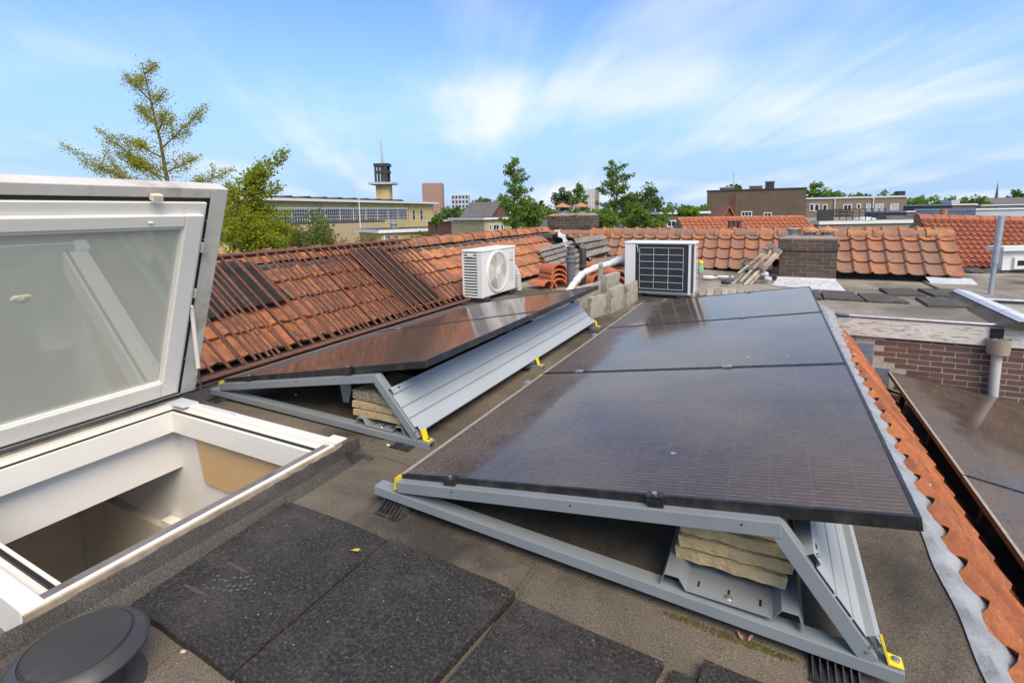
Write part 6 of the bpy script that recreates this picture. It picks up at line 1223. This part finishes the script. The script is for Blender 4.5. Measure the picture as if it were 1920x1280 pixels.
def bough_tree(name, label, trunk, boughs, depth, mat, seed, leaf, per_m, rad, spurs=2, tr_r=0.12, droop=0.0, group=None):
    """trunk: px polyline top to bottom; boughs: (f along trunk, du, dv, depth shift)"""
    rng = random.Random(seed); P = [AT(u, v, depth) for u, v in trunk]; t = thing(name, label, 'tree', Vector((P[-1].x, P[-1].y, GZ)), None, group)
    tm = MB(); lm = MB(); n_ = len(P); tm.tube(P + [Vector((P[-1].x, P[-1].y, GZ))], [tr_r * (0.12 + 0.88 * i / n_) for i in range(n_ + 1)], 8)
    def tp(f): x = f * (n_ - 1); i = min(int(x), n_ - 2); return lerp(P[i], P[i + 1], x - i)
    def dress(a, b, cv, dens, rd, lev):
        d = b - a; L_ = d.length; pts = [a + d * s_ + Vector((0, 0, cv * L_ * 4 * s_ * (1 - s_))) for s_ in (0, .2, .4, .6, .8, 1)]
        tm.tube(pts, [max(0.004, tr_r * (0.28 if lev == 0 else 0.14) * (1 - 0.85 * s_)) for s_ in (0, .2, .4, .6, .8, 1)], 5, False)
        for k in range(int(dens * L_)):
            s_ = rng.uniform(0.12, 1.0); i = min(int(s_ * 5), 4); p = lerp(pts[i], pts[i + 1], s_ * 5 - i); r_ = rd * (1.15 - 0.75 * s_)
            p = p + Vector((rng.gauss(0, 1), rng.gauss(0, 1), rng.gauss(0, 1))) * r_ * 0.5; card(lm, p, leaf * rng.uniform(0.6, 1.2), rng)
        if lev == 0:
            for k in range(spurs):
                s_ = rng.uniform(0.2, 0.75); i = int(s_ * 5); p = lerp(pts[i], pts[i + 1], s_ * 5 - i); dd = (d.normalized() + Vector((rng.gauss(0, .55), rng.gauss(0, .55), 0.35 + rng.gauss(0, .35)))).normalized() * L_ * rng.uniform(0.25, 0.5) * (1.1 - s_); dress(p, p + dd, 0.0, dens * 0.9, rd * 0.8, 1)
    for f, du, dv, dd in boughs:
        a = tp(f); d = Vector((rx.x, rx.y, 0)) * (du * depth / F) + Vector((0, 0, -dv * depth / F)) + Vector((fw.x, fw.y, 0)) * dd; dress(a, a + d, droop, per_m, rad, 0)
    L0 = (P[0] - P[-1]).length
    for k in range(int(per_m * L0 * 0.8)):
        f = rng.random() ** 0.9 * 0.95; p = tp(f); card(lm, p + Vector((rng.gauss(0, 1), rng.gauss(0, 1), rng.gauss(0, 1))) * rad * (0.3 + f), leaf * rng.uniform(0.6, 1.2), rng)
    obj('crown', lm, mat, t); obj('trunk', tm, 'bark', t, True); return t
# tall sparse ginkgo behind the lid
D1 = 14.0; rng = random.Random(21)
bo = [(0.06, 25, -18, 0), (0.1, -20, -10, 0.1), (0.2, -40, -48, -.1), (0.22, 22, -30, .2), (0.33, -48, -42, .3), (0.36, 30, -38, -.2), (0.45, 88, -78, .1), (0.5, -62, -38, -.3), (0.58, 50, -30, .4), (0.62, -100, -52, .2), (0.66, -120, -108, 0), (0.74, 115, -58, .2), (0.78, -185, -118, -.2), (0.8, -95, -60, .6), (0.84, 62, -48, -.5), (0.88, -60, -40, .7), (0.9, 120, -28, .3), (0.95, -220, -60, 0.2), (0.97, 90, -10, .5), (1.0, -120, -20, .4), (1.0, 70, 20, .4), (0.93, 205, 10, .3), (0.93, 225, -45, -.2), (0.98, -235, -10, .3)]
bough_tree('ginkgo_tree', 'tall sparse yellow green ginkgo rising behind the open hatch lid', [(266, 118), (283, 190), (300, 262), (312, 330), (325, 395), (335, 470)], bo, D1, 'leaf_ginkgo', 4, 0.029, 330, 0.30, 7, 0.09)
# second ginkgo bough mass right of the lid
bo2 = [(0.0, 95, -75, 0), (0.1, 40, -65, .3), (0.15, 75, -25, .2), (0.25, -25, -40, .2), (0.3, 55, 5, .4), (0.4, 60, 35, -.2), (0.45, -35, 0, .3), (0.5, 90, 20, .4), (0.6, 70, 40, .1), (0.7, 40, 30, .4), (0.75, 100, 10, -.3), (0.8, 120, 35, .2), (0.5, 20, 40, -.4), (0.9, 60, 10, .5), (0.65, -20, 30, .3)]
bough_tree('ginkgo_tree', 'bushy yellow green ginkgo between the hatch lid and the school', [(448, 362), (444, 395), (440, 430), (438, 480)], bo2, 11.5, 'leaf_yellowgreen', 9, 0.042, 420, 0.30, 4, 0.05)
broad('garden_tree', 'loose olive green tree in front of the gridded school windows', 555, 388, 190, 24, 'leaf_olive', 3, 3.0, 9000, 500, ncl=60, cr=(0.22, 0.42), gaps=0.9)
broad('garden_tree', 'small loose tree below the blank school wall', 690, 436, 60, 30, 'leaf_olive', 5, 2.6, 500, 478)
broad('garden_tree', 'thin green sapling before the annex windows', 790, 432, 70, 34, 'leaf_olive', 8, 2.6, 700, 470)
broad('garden_tree', 'small green bush poking over the annex roof', 818, 402, 30, 55, 'leaf_green', 9, 2.6, 600, 425)
# ginkgos of the middle distance: leader with upswept boughs over a dense base
def upsweep(name, label, u, vt, vb, wpx, depth, mat, seed, leaf, dens, droop=0.05):
    rng = random.Random(seed); bo = []; H = vb - vt
    for k in range(int(H / 4.6)):
        f = 0.06 + 0.92 * k / (H / 4.6); wd = wpx * (0.26 + 0.74 * f ** 0.9) * rng.uniform(0.65, 1.1); a = rng.uniform(0, 2 * PI); bo.append((f, wd / 2 * math.cos(a), -rng.uniform(0.15, 0.6) * wd / 2 - 2, wd / 2 * math.sin(a) * depth / F))
    return bough_tree(name, label, [(u, vt), (u + 2, lerp(vt, vb, .33)), (u + 1, lerp(vt, vb, .66)), (u, vb)], bo, depth, mat, seed, leaf, dens, leaf * 3.2, 3, 0.16, droop)
upsweep('ginkgo_tree', 'dark green ginkgo with upswept boughs left of the mossy chimney', 962, 295, 440, 95, 42, 'leaf_green', 31, 0.105, 62)
broad('garden_tree', 'dense green tree at the foot of the central ginkgo', 985, 365, 80, 46, 'leaf_green', 32, 3.2, 2600, 440)
upsweep('ginkgo_tree', 'small ginkgo rising just beyond the two rusty cowls', 1087, 347, 430, 60, 44, 'leaf_bright', 33, 0.12, 65)
upsweep('ginkgo_tree', 'tall feathery ginkgo beyond the far ridge, above the dark coil unit', 1155, 308, 440, 125, 42, 'leaf_green', 34, 0.105, 66, 0.08)
broad('garden_tree', 'round dark tree leaning on the feathery ginkgo', 1208, 342, 80, 50, 'leaf_dark', 35, 3.0, 2600, 420)
broad('garden_tree', 'drooping green tree just behind the far ridge', 1215, 382, 110, 36, 'leaf_green', 36, 3.2, 3000, 445)
broad('garden_tree', 'leafy green tree between the mossy chimney and the feathery ginkgo', 1120, 385, 90, 40, 'leaf_green', 37, 3.2, 2600, 445)
broad('garden_tree', 'grey green tree behind the rusty cowls', 1055, 349, 50, 90, 'leaf_grey', 38, 3.0, 1600, 400)
broad('garden_tree', 'small bright green tree beside the brown block', 1290, 373, 46, 46, 'leaf_bright', 39, 3.0, 1800, 432)
broad('garden_tree', 'round green tree behind the chimneys of the brown block', 1377, 343, 34, 100, 'leaf_olive', 40, 3.0, 900, 370)
for i, (u, vt, w_, d, mt_, l_) in enumerate(((1530, 341, 48, 120, 'leaf_bright', 'bright green tree peeping over the tan block next to the brown one'), (1565, 352, 40, 125, 'leaf_bright', 'low bright tree behind the skylights of the tan block'), (1606, 360, 36, 130, 'leaf_bright', 'small bright tree behind the middle of the tan block'), (1626, 358, 14, 150, 'leaf_dark', 'narrow dark conifer behind the tan block'), (1668, 357, 56, 160, 'leaf_green', 'domed green tree behind the right end of the tan block'), (1740, 364, 60, 110, 'leaf_bright', 'bright green tree to the right of the tan block'), (1715, 366, 60, 170, 'leaf_green', 'dull green tree close behind the end of the tan block'), (1790, 364, 60, 150, 'leaf_green', 'green tree above the brown rooftop block'), (1830, 362, 54, 140, 'leaf_olive', 'olive tree left of the church roof'), (1912, 355, 44, 260, 'leaf_dark', 'dark tree rising behind the church roof'), (1855, 378, 40, 90, 'leaf_bright', 'low bright tree before the church roof'), (940, 362, 40, 90, 'leaf_green', 'green tree beyond the slate roof'), (900, 364, 56, 110, 'leaf_olive', 'olive green tree right of the pale office block'), (848, 385, 46, 95, 'leaf_dark', 'dark tree below the pink tower block'), (1016, 372, 12, 140, 'leaf_dark', 'thin dark cypress left of the rusty cowls'))):
    broad('background_tree', l_, u, vt, w_, d, mt_, 60 + i, 2.6, 1100, vt + max(40, w_ * 0.8), gaps=0.85)
protos = []
rng = random.Random(77); cnt = 0
u = 770
while u < 2080:
    d = rng.uniform(190, 330); vt = rng.uniform(373, 386) + (1449 - u) * 0.012; w_ = rng.uniform(30, 52); mt_ = rng.choice(('leaf_green', 'leaf_dark', 'leaf_olive', 'leaf_green'))
    broad('horizon_tree', 'rounded green tree in the hazy belt of trees along the horizon', u, vt, w_, d, mt_, 200 + cnt, 2.8, 420, vt + 36, 'trees along the horizon'); u += rng.uniform(17, 28); cnt += 1
for u in range(-60, 480, 45):
    broad('horizon_tree', 'rounded green tree in the hazy belt of trees along the horizon', u, 392 + rng.uniform(-6, 6), 60, 160, 'leaf_green', 300 + u, 3.2, 420, 440, 'trees along the horizon')
